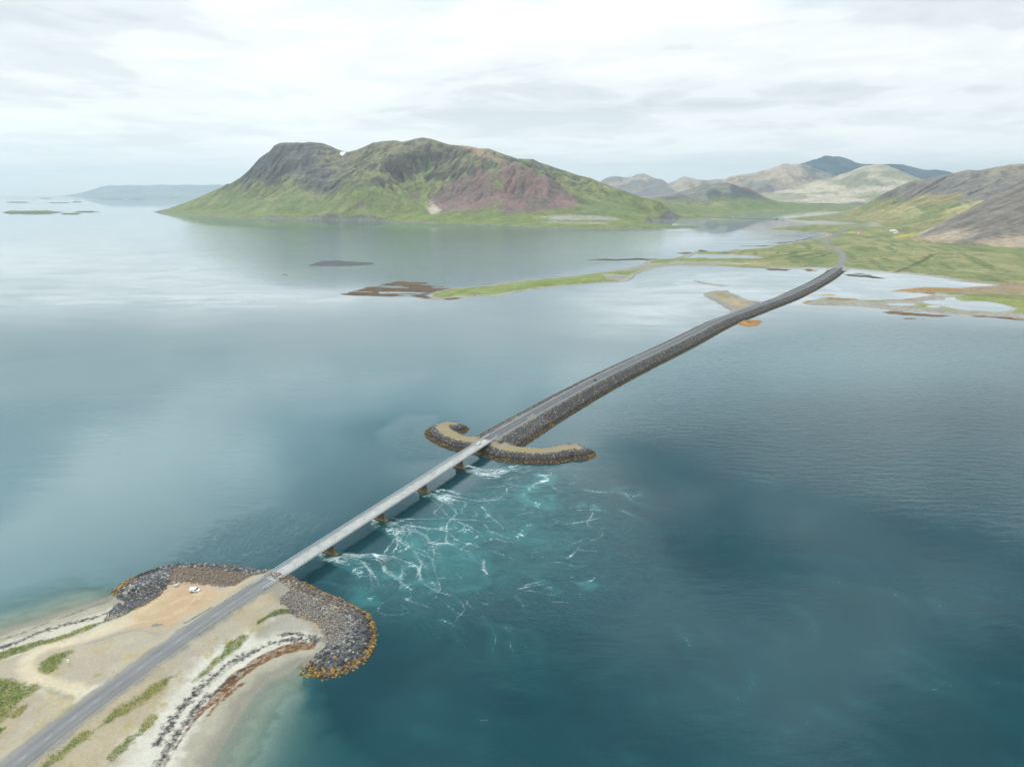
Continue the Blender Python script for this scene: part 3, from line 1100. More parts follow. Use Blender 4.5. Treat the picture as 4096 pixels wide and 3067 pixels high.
# ------------------------------------------------------------------ LOWLAND beyond the causeway (spit, flats, fields)
main_px = [(1703, 1181), (1729, 1168), (1800, 1153), (1929, 1145), (1988, 1136), (2105, 1121), (2282, 1105), (2399, 1089), (2499, 1074), (2568, 1060), (2586, 1050), (2578, 1044),
           (2623, 1036), (2678, 1036), (2723, 1027), (2740, 1017), (2790, 1007), (2897, 1006), (2971, 997), (3068, 990), (3068, 985), (3093, 978), (3144, 975), (3169, 969), (3213, 959),
           (3251, 953), (3283, 947), (3315, 940), (3299, 935), (3251, 930), (3188, 928), (3144, 922), (3093, 921), (3055, 916.5), (3093, 912), (3156, 905), (3204, 901), (3251, 899),
           (3350, 898.5), (3413, 897), (3372, 890), (3291, 884), (3239, 885), (3188, 880), (3140, 876), (3175, 871.5), (3201, 867), (3251, 864), (3283, 861), (3350, 853), (3385, 847)]
low_px = [(4500, 1318), (4096, 1282), (3970, 1268), (3879, 1264), (3789, 1257), (3698, 1250), (3608, 1245.5), (3517, 1234), (3481, 1230), (3426, 1224), (3336, 1223), (3245, 1220.6), (3206, 1212),
          (3225, 1204), (3291, 1191), (3381, 1200), (3490, 1200), (3599, 1198), (3653, 1193), (3735, 1179), (3680, 1172), (3608, 1170), (3553, 1165), (3608, 1157), (3698, 1148), (3825, 1152), (3902, 1147), (4015, 1141), (3834, 1125.5),
          (3789, 1116), (3698, 1103), (3608, 1096), (3517, 1089), (3436, 1080), (3386, 1076), (3319, 1074.5), (3245, 1074.5), (3145, 1075.5), (3046, 1074.5), (2946, 1070.5), (2872, 1065.5),
          (2797, 1063.5), (2723, 1062), (2673, 1065.5), (2618, 1074), (2573, 1087), (2544, 1099), (2532, 1114), (2511, 1126), (2340, 1138), (2223, 1148), (2093, 1165), (2046, 1174), (2011, 1183),
          (1911, 1186), (1811, 1192), (1753, 1197.5), (1711, 1192)]
LAND = np.vstack([G2(main_px), [[4200, 8600], [9000, 8600], [9000, 900]], G2(low_px)])


def z6(pts):
    return [(3200 + x * .453, 600 + y * .453) for x, y in pts]


def z5(pts):
    return [(2600 + x * .452, 850 + y * .452) for x, y in pts]


def za(pts):       # zoom 2300,980
    return [(2300 + x * .4973, 980 + y * .4973) for x, y in pts]


def zb(pts):       # zoom 1400,1080
    return [(1400 + x * .5877, 1080 + y * .5877) for x, y in pts]


PONDS = [z6([(1078, 1345), (1100, 1330), (1200, 1325), (1330, 1330), (1450, 1336), (1600, 1334), (1700, 1345), (1780, 1360), (1850, 1385), (1912, 1402), (1820, 1420), (1750, 1425), (1600, 1421), (1450, 1411), (1350, 1396), (1250, 1371), (1150, 1361)]),
         z6([(1275, 1305), (1330, 1299), (1380, 1300), (1370, 1318), (1420, 1328), (1350, 1342), (1290, 1330)]),
         z6([(755, 1358), (900, 1352), (1010, 1357), (1028, 1366), (950, 1376), (800, 1372)]),
         z6([(1105, 1377), (1180, 1370), (1258, 1383), (1220, 1391), (1130, 1388)]),
         za([(912, 106), (960, 74), (1100, 78), (1400, 88), (1462, 107), (1300, 104), (1100, 109), (1040, 100), (990, 104)]),
         za([(780, 133), (850, 134), (930, 141), (860, 139)])]
PONDS = [G2(p) for p in PONDS]
BARS = [  # (waterline polygon, height, what it is)
    (z5([(473, 738), (480, 712), (560, 695), (690, 689), (705, 706), (780, 735), (850, 770), (1010, 797), (900, 880), (722, 892), (660, 840), (560, 780)]), 2.2, 'bar'),
    (z5([(363, 598), (430, 606), (540, 631), (722, 654), (640, 654), (540, 641), (420, 621)]), .6, 'bar'),
    (z5([(412, 953), (470, 950), (580, 948), (560, 958), (470, 965)]), .35, 'weed'),
    (z5([(780, 985), (800, 960), (860, 945), (950, 955), (1000, 985), (940, 1000), (860, 1008)]), .7, 'orangeweed'),
    (z5([(1180, 800), (1215, 790), (1225, 805), (1190, 815)]), .7, 'orangeweed'),
    (z5([(1503, 727), (1560, 714), (1652, 730), (1620, 740), (1520, 737)]), 1.0, 'tan'),
    (z6([(388, 1098), (450, 1095), (520, 1108), (600, 1103), (680, 1120), (748, 1136), (640, 1134), (540, 1122), (430, 1112)]), .9, 'reef'),
    (z6([(450, 1092), (520, 1088), (580, 1094), (520, 1099)]), .5, 'weed'),
    (z6([(212, 1308), (280, 1300), (380, 1308), (545, 1324), (440, 1328), (300, 1326)]), .7, 'orangeweed'),
    (z6([(622, 1420), (660, 1416), (700, 1424), (660, 1428)]), .5, 'weed'),
    (z6([(722, 1430), (800, 1424), (950, 1432), (1100, 1446), (1250, 1456), (1365, 1467), (1200, 1470), (1000, 1462), (850, 1452), (740, 1442)]), .6, 'weed'),
    (z6([(865, 1486), (960, 1482), (1095, 1488), (1000, 1494)]), .35, 'weed'),
    (z6([(1490, 1468), (1600, 1460), (1800, 1474), (1990, 1490), (1990, 1512), (1800, 1490), (1600, 1476)]), .6, 'weed'),
    (za([(60, 119), (150, 114), (240, 111), (330, 115), (440, 110), (500, 105), (580, 112), (650, 112), (600, 122), (450, 121), (300, 125), (180, 121)]), .7, 'reef'),
    (za([(796, 65), (860, 62), (930, 57), (940, 66), (880, 73)]), .8, 'reef'),
    (za([(980, 48), (1010, 40), (1050, 43), (1080, 52), (1020, 56)]), 1.2, 'reef'),
    (za([(1200, 47), (1280, 40), (1330, 36), (1290, 44)]), .5, 'reef'),
    (za([(1270, 9), (1400, 8), (1550, 6), (1600, 2), (1540, 13), (1400, 12)]), .6, 'reef'),
    (za([(1530, 198), (1600, 190), (1720, 198), (1700, 208), (1580, 204)]), .6, 'reef'),
    (za([(1820, 196), (1900, 194), (1940, 208), (1870, 212)]), .5, 'weed'),
    ([(3095, 972), (3130, 969), (3180, 964), (3230, 953), (3270, 944), (3240, 957), (3180, 970), (3120, 975)], .6, 'reef'),
    (zb([(-40, 168), (60, 135), (180, 110), (250, 95), (350, 74), (460, 84), (560, 96), (700, 125), (640, 140), (540, 160), (520, 182), (600, 200), (730, 188), (680, 204), (500, 201), (350, 190), (190, 176), (60, 176)]), .55, 'spitweed'),
    ([(1180, 1046), (1260, 1043), (1340, 1042), (1420, 1047), (1490, 1052), (1500, 1057), (1440, 1062), (1390, 1064), (1250, 1064), (1110, 1066), (1150, 1059), (1230, 1057)], .25, 'shoal'),
    ([(1058, 1065), (1090, 1063), (1093, 1066), (1070, 1067)], 1.0, 'reef'),
    ([(1130, 1099), (1140, 1097.5), (1145, 1099.5)], .6, 'reef'),
]
BARS = [(G2(p), h, k) for p, h, k in BARS]

fr_px = [(3355, 1067), (3373, 1040), (3371, 1022), (3350, 999), (3314, 979), (3303, 967.5), (3307, 956), (3332, 945), (3359, 929), (3387, 913), (3420, 905), (3448, 899), (3468, 896), (3474, 891)]
FR = np.vstack([CW[-3:-1], [G(x, y, 5 + i * .5)[:2] for i, (x, y) in enumerate(fr_px)]])
FR = smooth_line(FR, 6)
FRs = np.concatenate([[0], np.cumsum(np.linalg.norm(np.diff(FR, axis=0), axis=1))])


def low_height(x, y, detail=True):
    sd_ = sdist(x, y, LAND)
    for p in PONDS:
        d = sdist(x, y, p)
        sd_ = np.minimum(sd_, -d)
    ins = sd_ > 0
    big = fbm(x * .006, y * .006, 4, 41) - .5
    h = np.where(sd_ < 30, sd_ * .055, 1.65 + (sd_ - 30) * .011)
    h = np.where(sd_ > 250, 4.07 + (sd_ - 250) * .022, h)
    h = np.minimum(h, 40)
    h = h + big * np.clip(sd_ * .012, 0, 7)
    h = np.where(ins, np.maximum(h, .02 + .01 * sd_), np.maximum(sd_ * .05, -4))
    kind = np.zeros(x.shape, int)
    wob = (fbm(x * .05, y * .12, 4, 51) - .5)
    for i, (p, hh, k) in enumerate(BARS):
        lo, hi = p.min(0) - 40, p.max(0) + 40
        m = (x > lo[0]) & (x < hi[0]) & (y > lo[1]) & (y < hi[1])
        if not m.any():
            continue
        d = sdist(x[m], y[m], p)
        amp = 30 if k in ('spitweed',) else (20 if k in ('weed', 'reef', 'shoal', 'orangeweed') else 5)
        if k == 'spitweed':
            wv = (fbm(x[m] * .022, y[m] * .055, 6, 53, gain=.62) - .5)
            hb = np.clip(d * .045, -2, .16) + wv * 2.6 * (d > -20)
        else:
            hb = np.clip((d + wob[m] * amp) * .08, -3, hh) + wob[m] * .2
        hm = h[m]
        up = hb > hm
        kk = kind[m]
        kk[up] = i + 1
        kind[m] = kk
        hm[up] = hb[up]
        h[m] = hm
    # road bank
    rd = pdist(x, y, FR)
    h = np.where(rd < 40, np.maximum(h, 5.0 - np.maximum(0, rd - 7) * .3), h)
    return h, sd_, kind, rd


def low_colour(x, y, h, sd_, kind, rd):
    s = 1.0
    n = fbm(x * .01, y * .01, 5, 61)
    n2 = fbm(x * .04, y * .04, 4, 62)
    st = fbm((x * .35 + y * .94) * .004, (x * -.94 + y * .35) * .05, 4, 63)      # drained strips
    c = np.broadcast_to(C['field'], x.shape + (3,)).copy()
    c = lerp(c, C['field2'], sst(.46, .60, n))
    c = lerp(c, C['field3'], sst(.55, .68, st) * .9)
    c = lerp(c, C['field3'] * .8, sst(.60, .68, n2) * .5)
    gravel = 1 - sst(16, 28, sd_ + (n2 - .5) * 16)
    spit = (x < 640) & (y > 1000)
    gs = 1 - sst(10, 16, sd_ + (n2 - .5) * 7)
    gcol = np.where(spit[..., None], C['greygravel'] * .85, C['shore'])
    c = lerp(c, np.array([.145, .195, .05]), spit * .55)
    c = np.where(spit[..., None], lerp(c, C['greygravel'] * .8, sst(.52, .6, n) * .8 * (x > 200)), c)
    c = lerp(c, gcol, np.where(spit, gs, gravel))
    c = np.where(spit[..., None], lerp(c, C['shoulder'] * .8, (1 - sst(1.5, 6, sd_)) * .7), c)
    return c, n, n2


def HL_flat(pts, z=2.0):
    return np.array([G(x, y, z)[:2] for x, y in pts])


def finish_low(X, Y, H, sd_, kind, rd):
    c, n, n2 = low_colour(X, Y, H, sd_, kind, rd)

    def reg(p, soft, wob, z=2.0):
        return sst(-soft, soft, sdist(X, Y, HL_flat(p, z)) + (n2 - .5) * 2 * wob)
    # mud and weed flats at the right-hand shore
    mud = reg(z6([(1380, 1150), (1560, 1160), (1750, 1175), (2200, 1180), (2600, 1200), (2600, 1290), (1978, 1290), (1700, 1285), (1500, 1270), (1250, 1262), (900, 1250), (1100, 1215), (1400, 1222)]), 10, 25, 0)
    c = lerp(c, C['mud'], mud * .95)
    ow = reg(z6([(820, 1248), (900, 1232), (1080, 1212), (1250, 1216), (1400, 1228), (1600, 1240), (1400, 1252), (1150, 1250), (1000, 1256)]), 6, 10, 0)
    c = lerp(c, C['orangeweed'], ow * .9)
    ow2 = reg(z6([(0, 1352), (60, 1318), (110, 1330), (90, 1350)]), 4, 4, 0)
    ow3 = reg(z6([(620, 1326), (760, 1318), (880, 1322), (1010, 1308), (1130, 1300), (1000, 1320), (860, 1334)]), 4, 6, 0)
    ow4 = reg(z6([(880, 1262), (1100, 1255), (1240, 1262), (1190, 1282), (1020, 1280)]), 4, 8, 0)
    c = lerp(c, C['orangeweed'] * .8, np.maximum(np.maximum(ow2, ow3), ow4) * .85)
    road_sand = reg(z6([(100, 1318), (300, 1330), (700, 1345), (1000, 1325), (1250, 1285), (1500, 1272), (1450, 1290), (1200, 1310), (1090, 1345), (1250, 1385), (1500, 1425), (1978, 1450), (2500, 1490), (2500, 1520), (1978, 1492), (1500, 1455), (1000, 1418), (600, 1378), (100, 1362)]), 4, 5, 1)
    c = lerp(c, C['greygravel'] * .78, road_sand * .9)
    gp = reg(z6([(1020, 1350), (1090, 1352), (1250, 1378), (1430, 1408), (1300, 1398), (1150, 1390), (1030, 1378)]), 3, 4, 1)
    gp2 = reg(z6([(1330, 1292), (1500, 1290), (1800, 1320), (2100, 1340), (2300, 1440), (1978, 1445), (1830, 1432), (1920, 1400), (1850, 1370), (1700, 1332), (1450, 1325)]), 5, 8, 1)
    c = lerp(c, np.array([.17, .19, .05]), np.maximum(gp, gp2) * .9)
    osd = reg(za([(1150, 150), (1400, 146), (1600, 150), (1570, 164), (1300, 158)]), 4, 12, 1)
    c = lerp(c, np.array([.36, .235, .15]), osd * .7)
    drs = reg(z6([(640, 620), (700, 640), (720, 670), (600, 672), (560, 655)]), 10, 15, 10)
    c = lerp(c, np.array([.30, .26, .21]), drs * .7)
    # meadow flowers near the farms
    for p in (z6([(410, 712), (480, 706), (540, 712), (630, 718), (540, 724), (420, 724)]), z6([(315, 772), (335, 762), (358, 766), (330, 774)]), z6([(770, 762), (860, 745), (960, 730), (1080, 728), (1010, 742), (870, 768)]), z6([(590, 742), (630, 738), (620, 746)]), z6([(545, 715), (600, 710), (590, 722)])):
        c = lerp(c, C['buttercup'], reg(p, 6, 45, 8) * sst(.40, .56, fbm(X * .03, Y * .02, 4, 66)) * .8)
    # ditches
    for p, wd in ((z6([(850, 1068), (960, 1030), (1080, 985), (1160, 945), (1230, 933)]), 6), (z6([(1230, 933), (1500, 955), (1978, 975)]), 3), (z6([(0, 940), (140, 918), (260, 905)]), 5), (z6([(100, 955), (200, 935), (290, 912)]), 5), (za([(1480, 105), (1700, 75), (1850, 45)]), 6), (za([(1700, 105), (1850, 80), (2000, 55)]), 5)):
        d = pdist(X, Y, HL_flat(p, 4))
        c = lerp(c, C['field3'] * .55, (1 - sst(wd * .5, wd * 1.6, d + (n2 - .5) * 8)) * .8)
    # gravel lane
    d = pdist(X, Y, HL_flat(z6([(395, 992), (700, 1012), (1000, 1032), (1400, 1062), (1978, 1090), (2400, 1110)]), 4))
    c = lerp(c, C['greygravel'], (1 - sst(2.0, 4.5, d)) * .8)
    d = pdist(X, Y, HL_flat(za([(700, 122), (1000, 130), (1400, 135), (1800, 150), (2100, 165)]), 3))
    c = lerp(c, C['greygravel'], (1 - sst(2.0, 4.5, d)) * .6)
    c = lerp(c, C['shoulder'], (1 - sst(6, 14, rd + (n2 - .5) * 5)) * .8)
    for i, (p, hh, k) in enumerate(BARS):
        m = kind == i + 1
        if not m.any():
            continue
        if k == 'bar':
            d = sdist(X[m], Y[m], p)
            cc = lerp(np.broadcast_to(C['greygravel'] * .72, (m.sum(), 3)), C['tan'] * .8, sst(14, 22, d + (n2[m] - .5) * 10) * .8)
            cc = lerp(cc, C['moss2'], sst(16, 26, d + (n[m] - .5) * 40) * sst(.45, .55, n2[m]) * .8)
        elif k == 'spitweed':
            cc = lerp(np.broadcast_to(C['weed'] * .9, (m.sum(), 3)), C['reef'], sst(.45, .6, n2[m]))
        elif k == 'shoal':
            cc = lerp(np.broadcast_to(np.array([.24, .225, .17]), (m.sum(), 3)), np.array([.075, .078, .075]), 1 - sst(-260, -160, X[m] + (n2[m] - .5) * 120))  # tan shoal; its dark west end is the mountain's reflection painted in
        elif k == 'tan':
            cc = np.broadcast_to(C['tan'] * .9, (m.sum(), 3))
        else:
            cc = np.broadcast_to(C[k], (m.sum(), 3)) * (0.35 + 1.3 * fbm(X[m] * .12, Y[m] * .12, 4, 68))[:, None]
        c[m] = cc
    return c


LX, LY = np.meshgrid(np.arange(-520, 2700, 5.0), np.arange(870, 2452, 5.0))
lh, lsd, lk, lrd = low_height(LX, LY)
lc = finish_low(LX, LY, lh, lsd, lk, lrd)
o = grid_obj('lowland', LX, LY, lh, M['lowland'], col=lc, keep=lh > -1.0)
tag(o, 'grassy lowland with gravel spit, mud flats and ponds beyond the causeway', None, None, 'structure')
FX, FY = np.meshgrid(np.arange(-200, 8600, 24.0), np.arange(2376, 8600, 24.0))
fh, fsd, fk, frd = low_height(FX, FY)
fh = fh - (1 - sst(2400, 2446, FY)) * 5
fc = finish_low(FX, FY, fh, fsd, fk, frd)
o = grid_obj('lowland', FX, FY, fh, M['lowland'], col=fc, keep=fh > -1.5)
tag(o, 'green farmland below the brown hills in the distance', None, None, 'structure')
low_h = sampler(LX, LY, lh)
flow_h = sampler(FX, FY, fh)


# ------------------------------------------------------------------ HILLS
def rbf(ctrl):
    P = np.array(ctrl, float)
    _, u = np.unique(np.round(P[:, :2] / 5), axis=0, return_index=True)
    P = P[u]
    sc_ = 1000.0
    A = np.sqrt(((P[:, None, :2] - P[None, :, :2]) ** 2).sum(-1)) / sc_
    n = len(P)
    K = np.zeros((n + 1, n + 1))
    K[:n, :n] = A + np.eye(n) * -.002
    K[:n, n] = K[n, :n] = 1
    w_ = np.linalg.solve(K, np.append(P[:, 2], 0))

    def f(x, y):
        r = np.full(x.shape, w_[n])
        for i in range(n):
            r = r + w_[i] * np.sqrt((x - P[i, 0]) ** 2 + (y - P[i, 1]) ** 2) / sc_
        return r
    return f


def erode(Z, cell, it=18, K=.10, talus=.75, base=2.0, lim=.35, hard=1.0):
    """rain cuts gullies down the steepest way, loose slopes settle"""
    ny, nx = Z.shape
    Z = Z.copy()
    idx = np.arange(ny * nx).reshape(ny, nx)
    offs = [(-1, -1), (-1, 0), (-1, 1), (0, -1), (0, 1), (1, -1), (1, 0), (1, 1)]
    for k in range(it):
        Pd = np.pad(Z, 1, mode='edge')
        best = np.zeros_like(Z)
        rec = idx.copy()
        for dy, dx in offs:
            s = (Z - Pd[1 + dy:1 + dy + ny, 1 + dx:1 + dx + nx]) / (cell * math.hypot(dx, dy))
            m = s > best
            m[0, :] = m[-1, :] = m[:, 0] = m[:, -1] = False
            best = np.where(m, s, best)
            rec = np.where(m, idx + dy * nx + dx, rec)
        order = np.argsort(-Z, axis=None).tolist()
        A = [1.0] * (nx * ny)
        R = rec.ravel().tolist()
        for i in order:
            j = R[i]
            if j != i:
                A[j] += A[i]
        A = np.array(A).reshape(ny, nx)
        drop = Z - Z.ravel()[rec]
        cut = K * hard * np.sqrt(A) * best * cell * .2
        cut = np.minimum(cut, drop * lim) * (Z > base)
        Z = Z - cut
        if k % 3 == 2:
            L = (np.roll(Z, 1, 0) + np.roll(Z, -1, 0) + np.roll(Z, 1, 1) + np.roll(Z, -1, 1)) / 4
            Z[1:-1, 1:-1] += (L - Z)[1:-1, 1:-1] * .12
    return Z, A


def pin(X, Y, Z, pts, sig):
    """brings the crest back to its surveyed points after erosion"""
    P = np.array(pts, float)
    hf = sampler(X, Y, Z)
    rs = P[:, 2] - hf(P[:, 0], P[:, 1])
    d2 = ((P[:, None, :2] - P[None, :, :2]) ** 2).sum(-1)
    w_ = np.linalg.solve(np.exp(-d2 / (2 * sig * sig)) + .15 * np.eye(len(P)), rs)
    for p, k in zip(P, w_):
        Z = Z + k * np.exp(-((X - p[0]) ** 2 + (Y - p[1]) ** 2) / (2 * sig * sig))
    return Z


def trim(X, Y, Z, crest, rough):
    """no ground behind or before a surveyed crest stands higher than the crest itself was seen to stand"""
    c_ = np.array(sorted(crest), float)
    for _ in range(2):
        dpt = Y * CP - (Z - CAM_H) * SP
        u = 2048 + FOC * X / dpt
        v = (np.interp(u, c_[:, 0], c_[:, 1]) - 1533.5) / FOC
        top = CAM_H + Y * -(v * CP + SP) / (CP - v * SP) + (fbm(X / rough / 4, Y / rough / 4, 4, 89) - .62) * rough
        k = np.clip(rough * .8, 4, 30)
        over = Z - top
        Z = np.where(over > -k, top - k + k * (1 - np.exp(-np.clip(over + k, 0, 200) / k)), Z)
    return Z


def grad(Z, cell):
    gy_, gx_ = np.gradient(Z, cell)
    return gx_, gy_, np.hypot(gx_, gy_)


# --- the great mountain across the fjord
def mountain():
    ridge = [(614, 846, 6744), (699, 823, 6700), (778, 795, 6650), (843, 766, 6600), (898, 739, 6550), (957, 711, 6500), (997, 677, 6480), (1037, 631, 6450), (1077, 604, 6420), (1097, 579, 6400), (1121, 567, 6380),
             (1180, 568, 6370), (1236, 565, 6350), (1295, 571, 6300), (1320, 581, 6300), (1345, 594, 6300), (1390, 607, 6350), (1435, 596, 6300), (1465, 581, 6200), (1494, 569, 6150), (1534, 562, 6080), (1574, 559, 6000), (1609, 566, 5950), (1645, 556, 5880), (1693, 548, 5800),
             (1733, 556, 5750), (1765, 567, 5680), (1793, 576, 5600), (1842, 581, 5450), (1880, 585, 5370), (1922, 594, 5300), (1960, 612, 5200), (2000, 636, 5080), (2030, 656, 4960),
             (1900, 592, 5850), (1952, 592, 5800), (2012, 614, 5700), (2071, 634, 5600), (2131, 634, 5500), (2170, 650, 5450), (2210, 664, 5400), (2250, 678, 5350), (2290, 691, 5300), (2359, 709, 5200), (2419, 733, 5150), (2499, 761, 5100), (2568, 785, 5050), (2638, 799, 5000),
             (2062, 651, 4750), (2085, 660, 4735), (2107, 669, 4720), (2140, 684, 4690), (2175, 701, 4660), (2210, 722, 4630), (2242, 741, 4600), (2297, 782, 4550), (2333, 814, 4500)]
    spur = [(1690, 580, 5700), (1640, 600, 5450), (1600, 616, 5320), (1565, 636, 5200), (1540, 665, 5100), (1511, 695, 5000), (1460, 742, 4900), (1410, 782, 4780), (1375, 812, 4650)]
    val = [(1390, 625, 6050), (1365, 665, 5850), (1357, 705, 5580), (1340, 748, 5300), (1316, 792, 5060), (1290, 832, 4850)]
    face = [(1200, 660, 6000), (1100, 680, 6050), (1000, 745, 6050), (1180, 610, 6250), (1080, 640, 6260), (1250, 730, 5600), (1180, 780, 5350), (1050, 800, 5650), (1080, 840, 5050), (900, 830, 5900), (800, 838, 6250),
            (1600, 730, 5130), (1680, 690, 5300), (1760, 650, 5420), (1830, 640, 5250), (1690, 770, 4930), (1800, 735, 5030), (1590, 795, 4760), (1850, 810, 4640), (1920, 720, 4950), (1741, 858, 4420), (1900, 855, 4380), (2050, 855, 4290),
            (2040, 770, 4520), (2140, 790, 4440), (2180, 848, 4230), (2333, 858, 4130), (2450, 876, 4020), (2560, 880, 3950), (1500, 848, 4530), (1400, 862, 4480), (1250, 856, 4730), (1960, 690, 4930), (2100, 720, 4900), (2230, 770, 4850), (2400, 800, 4700), (2560, 830, 4450), (2700, 845, 4500)]
    shore = [(614, 848), (700, 857), (780, 863), (932, 871), (1050, 874), (1170, 876), (1388, 882), (1549, 887), (1739, 895), (1929, 900), (2119, 909), (2309, 917), (2451, 918), (2600, 917), (2734, 912), (2839, 910), (2734, 906), (2625, 901), (2589, 897), (2611, 883), (2676, 876), (2748, 870), (2864, 866), (2929, 863), (2973, 857)]
    ctrl = [GY(*p) for p in ridge + spur + val + face]
    ctrl += [(p[0], p[1] + 260, p[2] * .82) for p in (GY(*q) for q in ridge[2:24:2] + ridge[34:46:2])]
    sh = [G(*p, 0) for p in shore]
    ctrl += [(p[0], p[1], 1.0) for p in sh]
    ctrl += [(-2900, 7500, 200), (-2000, 7600, 160), (-900, 7600, 200), (200, 7000, 220), (1100, 6400, 150), (1900, 6600, 40), (-3500, 7300, -10), (-2600, 8300, -10), (-1000, 8600, 0), (700, 8200, 20)]
    f = rbf(ctrl)
    cell = 11.0
    X, Y = np.meshgrid(np.arange(-3700, 2700, cell), np.arange(3400, 7500, cell))
    Z = f(X, Y)
    SHP = np.vstack([np.array(sh)[:, :2], [[2700, 7200], [2700, 9000], [-2800, 9000], [-3450, 6950]]])
    s_ = sdist(X, Y, SHP)
    Z = np.where(s_ > 0, np.maximum(Z, 0), np.minimum(Z, 0))
    edge = sst(0, 260, s_)
    Z = Z * (.55 + .45 * edge)
    Z = np.where(s_ > 0, np.maximum(Z, np.minimum(s_ * .25, 7.0 + 3 * fbm(X * .01, Y * .01, 3, 5))), np.maximum(s_ * .1, -12))
    hi = np.clip(Z / 600, 0, 1)
    Z = Z + (fbm(X * .004, Y * .004, 6, 81) - .5) * 70 * hi * edge + (fbm(X * .011, Y * .011, 5, 82, ridged=True) - .6) * 52 * sst(.12, .5, hi) * edge
    # lava beds: terraces high up, uneven
    bed = 26.0
    zz = Z + (fbm(X * .002, Y * .002, 3, 83) - .5) * 60
    fr = zz / bed - np.floor(zz / bed)
    terr = (sst(.25, .75, fr) - fr) * bed
    west = 1 - sst(-1750, -1250, X)
    tm = sst(.42, .62, hi) * (.35 + .65 * west) * sst(.35, .6, fbm(X * .003, Y * .003, 3, 84) + .25 * west)
    Z = Z + terr * tm * .8
    hard = (.15 + 1.7 * sst(.35, .68, fbm(X * .0025, Y * .0025, 4, 88))) * sst(.06, .35, np.clip(Z / 600, 0, 1))
    Z, A = erode(Z, cell, 20, .15, hard=hard)
    for _ in range(3):
        B = Z.copy()
        B[1:-1, 1:-1] = (Z[:-2, 1:-1] + Z[2:, 1:-1] + Z[1:-1, :-2] + Z[1:-1, 2:]) / 4
        Z = B + (Z - B) * sst(.05, .30, np.clip(Z / 600, 0, 1))
    Z = pin(X, Y, Z, [GY(*q) for q in ridge[1:]], 95.0)
    Z = np.where(s_ > 0, Z, np.minimum(Z, s_ * .1))
    Z = Z + (fbm(X * .025, Y * .025, 4, 86, ridged=True) - .6) * 16 * sst(.1, .35, np.clip(Z / 600, 0, 1))
    gx_, gy_, sl = grad(Z, cell)
    sky_ = [q for q in ridge[:34] if q[0] not in (1960, 2000, 2030)] + [q for q in ridge if 1940 < q[0] and q[2] >= 5000 and q[0] not in (1960, 2000, 2030)]
    Z = np.where(s_ > 60, trim(X, Y, Z, [(q[0], q[1]) for q in {q_[0]: q_ for q_ in sorted(sky_, key=lambda a: -a[1])}.values()], 14.0), Z)
    gx_, gy_, sl = grad(Z, cell)
    hf = sampler(X, Y, Z)

    def HM(pts):
        return np.array([hit(x, y, hf, -20, 3000, 9000, 900) for x, y in pts])
    n = fbm(X * .006, Y * .006, 5, 91)
    n2 = fbm(X * .02, Y * .02, 5, 92)
    # streaks that run downhill
    c = lerp(np.broadcast_to(C['moss'], X.shape + (3,)), C['moss2'], sst(.42, .62, n) * .8)
    c = lerp(c, C['moss'] * .72, sst(.5, .65, n2) * .6)
    hi = np.clip(Z / 600, 0, 1)
    c = lerp(c, C['scree'] * .85, sst(.45, .75, hi + (n - .5) * .5) * sst(.40, .56, n2) * .55)
    blur = Z.copy()
    for _ in range(6):
        blur[1:-1, 1:-1] = (blur[:-2, 1:-1] + blur[2:, 1:-1] + blur[1:-1, :-2] + blur[1:-1, 2:]) / 4
    cv = np.clip((Z - blur) / 5.0, -1, 1)               # scree in gullies, dry moss on ribs; relief shading put in by colour
    c = lerp(c, C['scree2'] * .8, np.clip(-cv, 0, 1) * sst(.12, .3, hi) * .6)
    c = lerp(c, C['moss2'] * 1.12, np.clip(cv, 0, 1) * (1 - sst(.7, .9, hi)) * .5)
    flow = np.clip(np.log(A) / 6, 0, 1)
    c = lerp(c, C['scree'], sst(.28, .55, flow) * sst(.2, .45, hi) * sst(.40, .55, n) * .55)

    up = sst(.42, .80, hi + (n - .5) * .5)
    c = lerp(c, np.array([.175, .15, .10]), up * .5)
    strata = fbm(Z / 9.0 + (n - .5) * 5, X * .0015, 3, 97)

    def reg(p, soft, wob):
        return sst(-soft, soft, sdist(X, Y, HM(p)) + (n2 - .5) * 2 * wob)

    def za1(pts):
        return [(1000 + x / 2.212, 500 + y / 2.212) for x, y in pts]

    def za2(pts):
        return [(1700 + x / 2.212, 520 + y / 2.212) for x, y in pts]
    west_cap = reg(za1([(-30, 420), (40, 330), (120, 260), (200, 190), (265, 160), (500, 152), (640, 165), (720, 215), (620, 260), (610, 330), (780, 370), (800, 480), (790, 560), (710, 640), (560, 610), (500, 560), (420, 440), (200, 470), (0, 520), (-80, 480)]), 60, 110)
    c = lerp(c, C['scree2'] * np.array([.72, .85, 1.0]), west_cap * .9)
    c = lerp(c, C['moss'] * .7, west_cap * sst(.56, .66, n2) * .55)
    c = c * (1 + (west_cap * sst(.3, .5, hi) * (strata - .5) * 1.5)[..., None])
    c = lerp(c, C['cliff'], sst(.80, 1.15, sl + (n2 - .5) * .5) * sst(.25, .45, hi) * .8)
    scr = reg(za2([(20, 640), (90, 560), (170, 490), (260, 440), (380, 430), (420, 400), (480, 340), (600, 370), (740, 310), (800, 292), (900, 340), (1050, 400), (1200, 490), (1320, 580), (1400, 660), (1300, 690), (1150, 690), (1000, 720), (880, 725), (700, 745), (640, 690), (540, 690), (420, 715), (330, 715), (220, 715), (130, 740), (60, 700)]), 25, 45)
    c = lerp(c, lerp(C['scree'] * np.array([1.0, .92, .97]), C['scree2'], sst(.45, .6, n)), scr)
    c = lerp(c, C['moss'], scr * reg(za2([(570, 400), (680, 420), (700, 470), (650, 520), (610, 470)]), 30, 40) * .8)
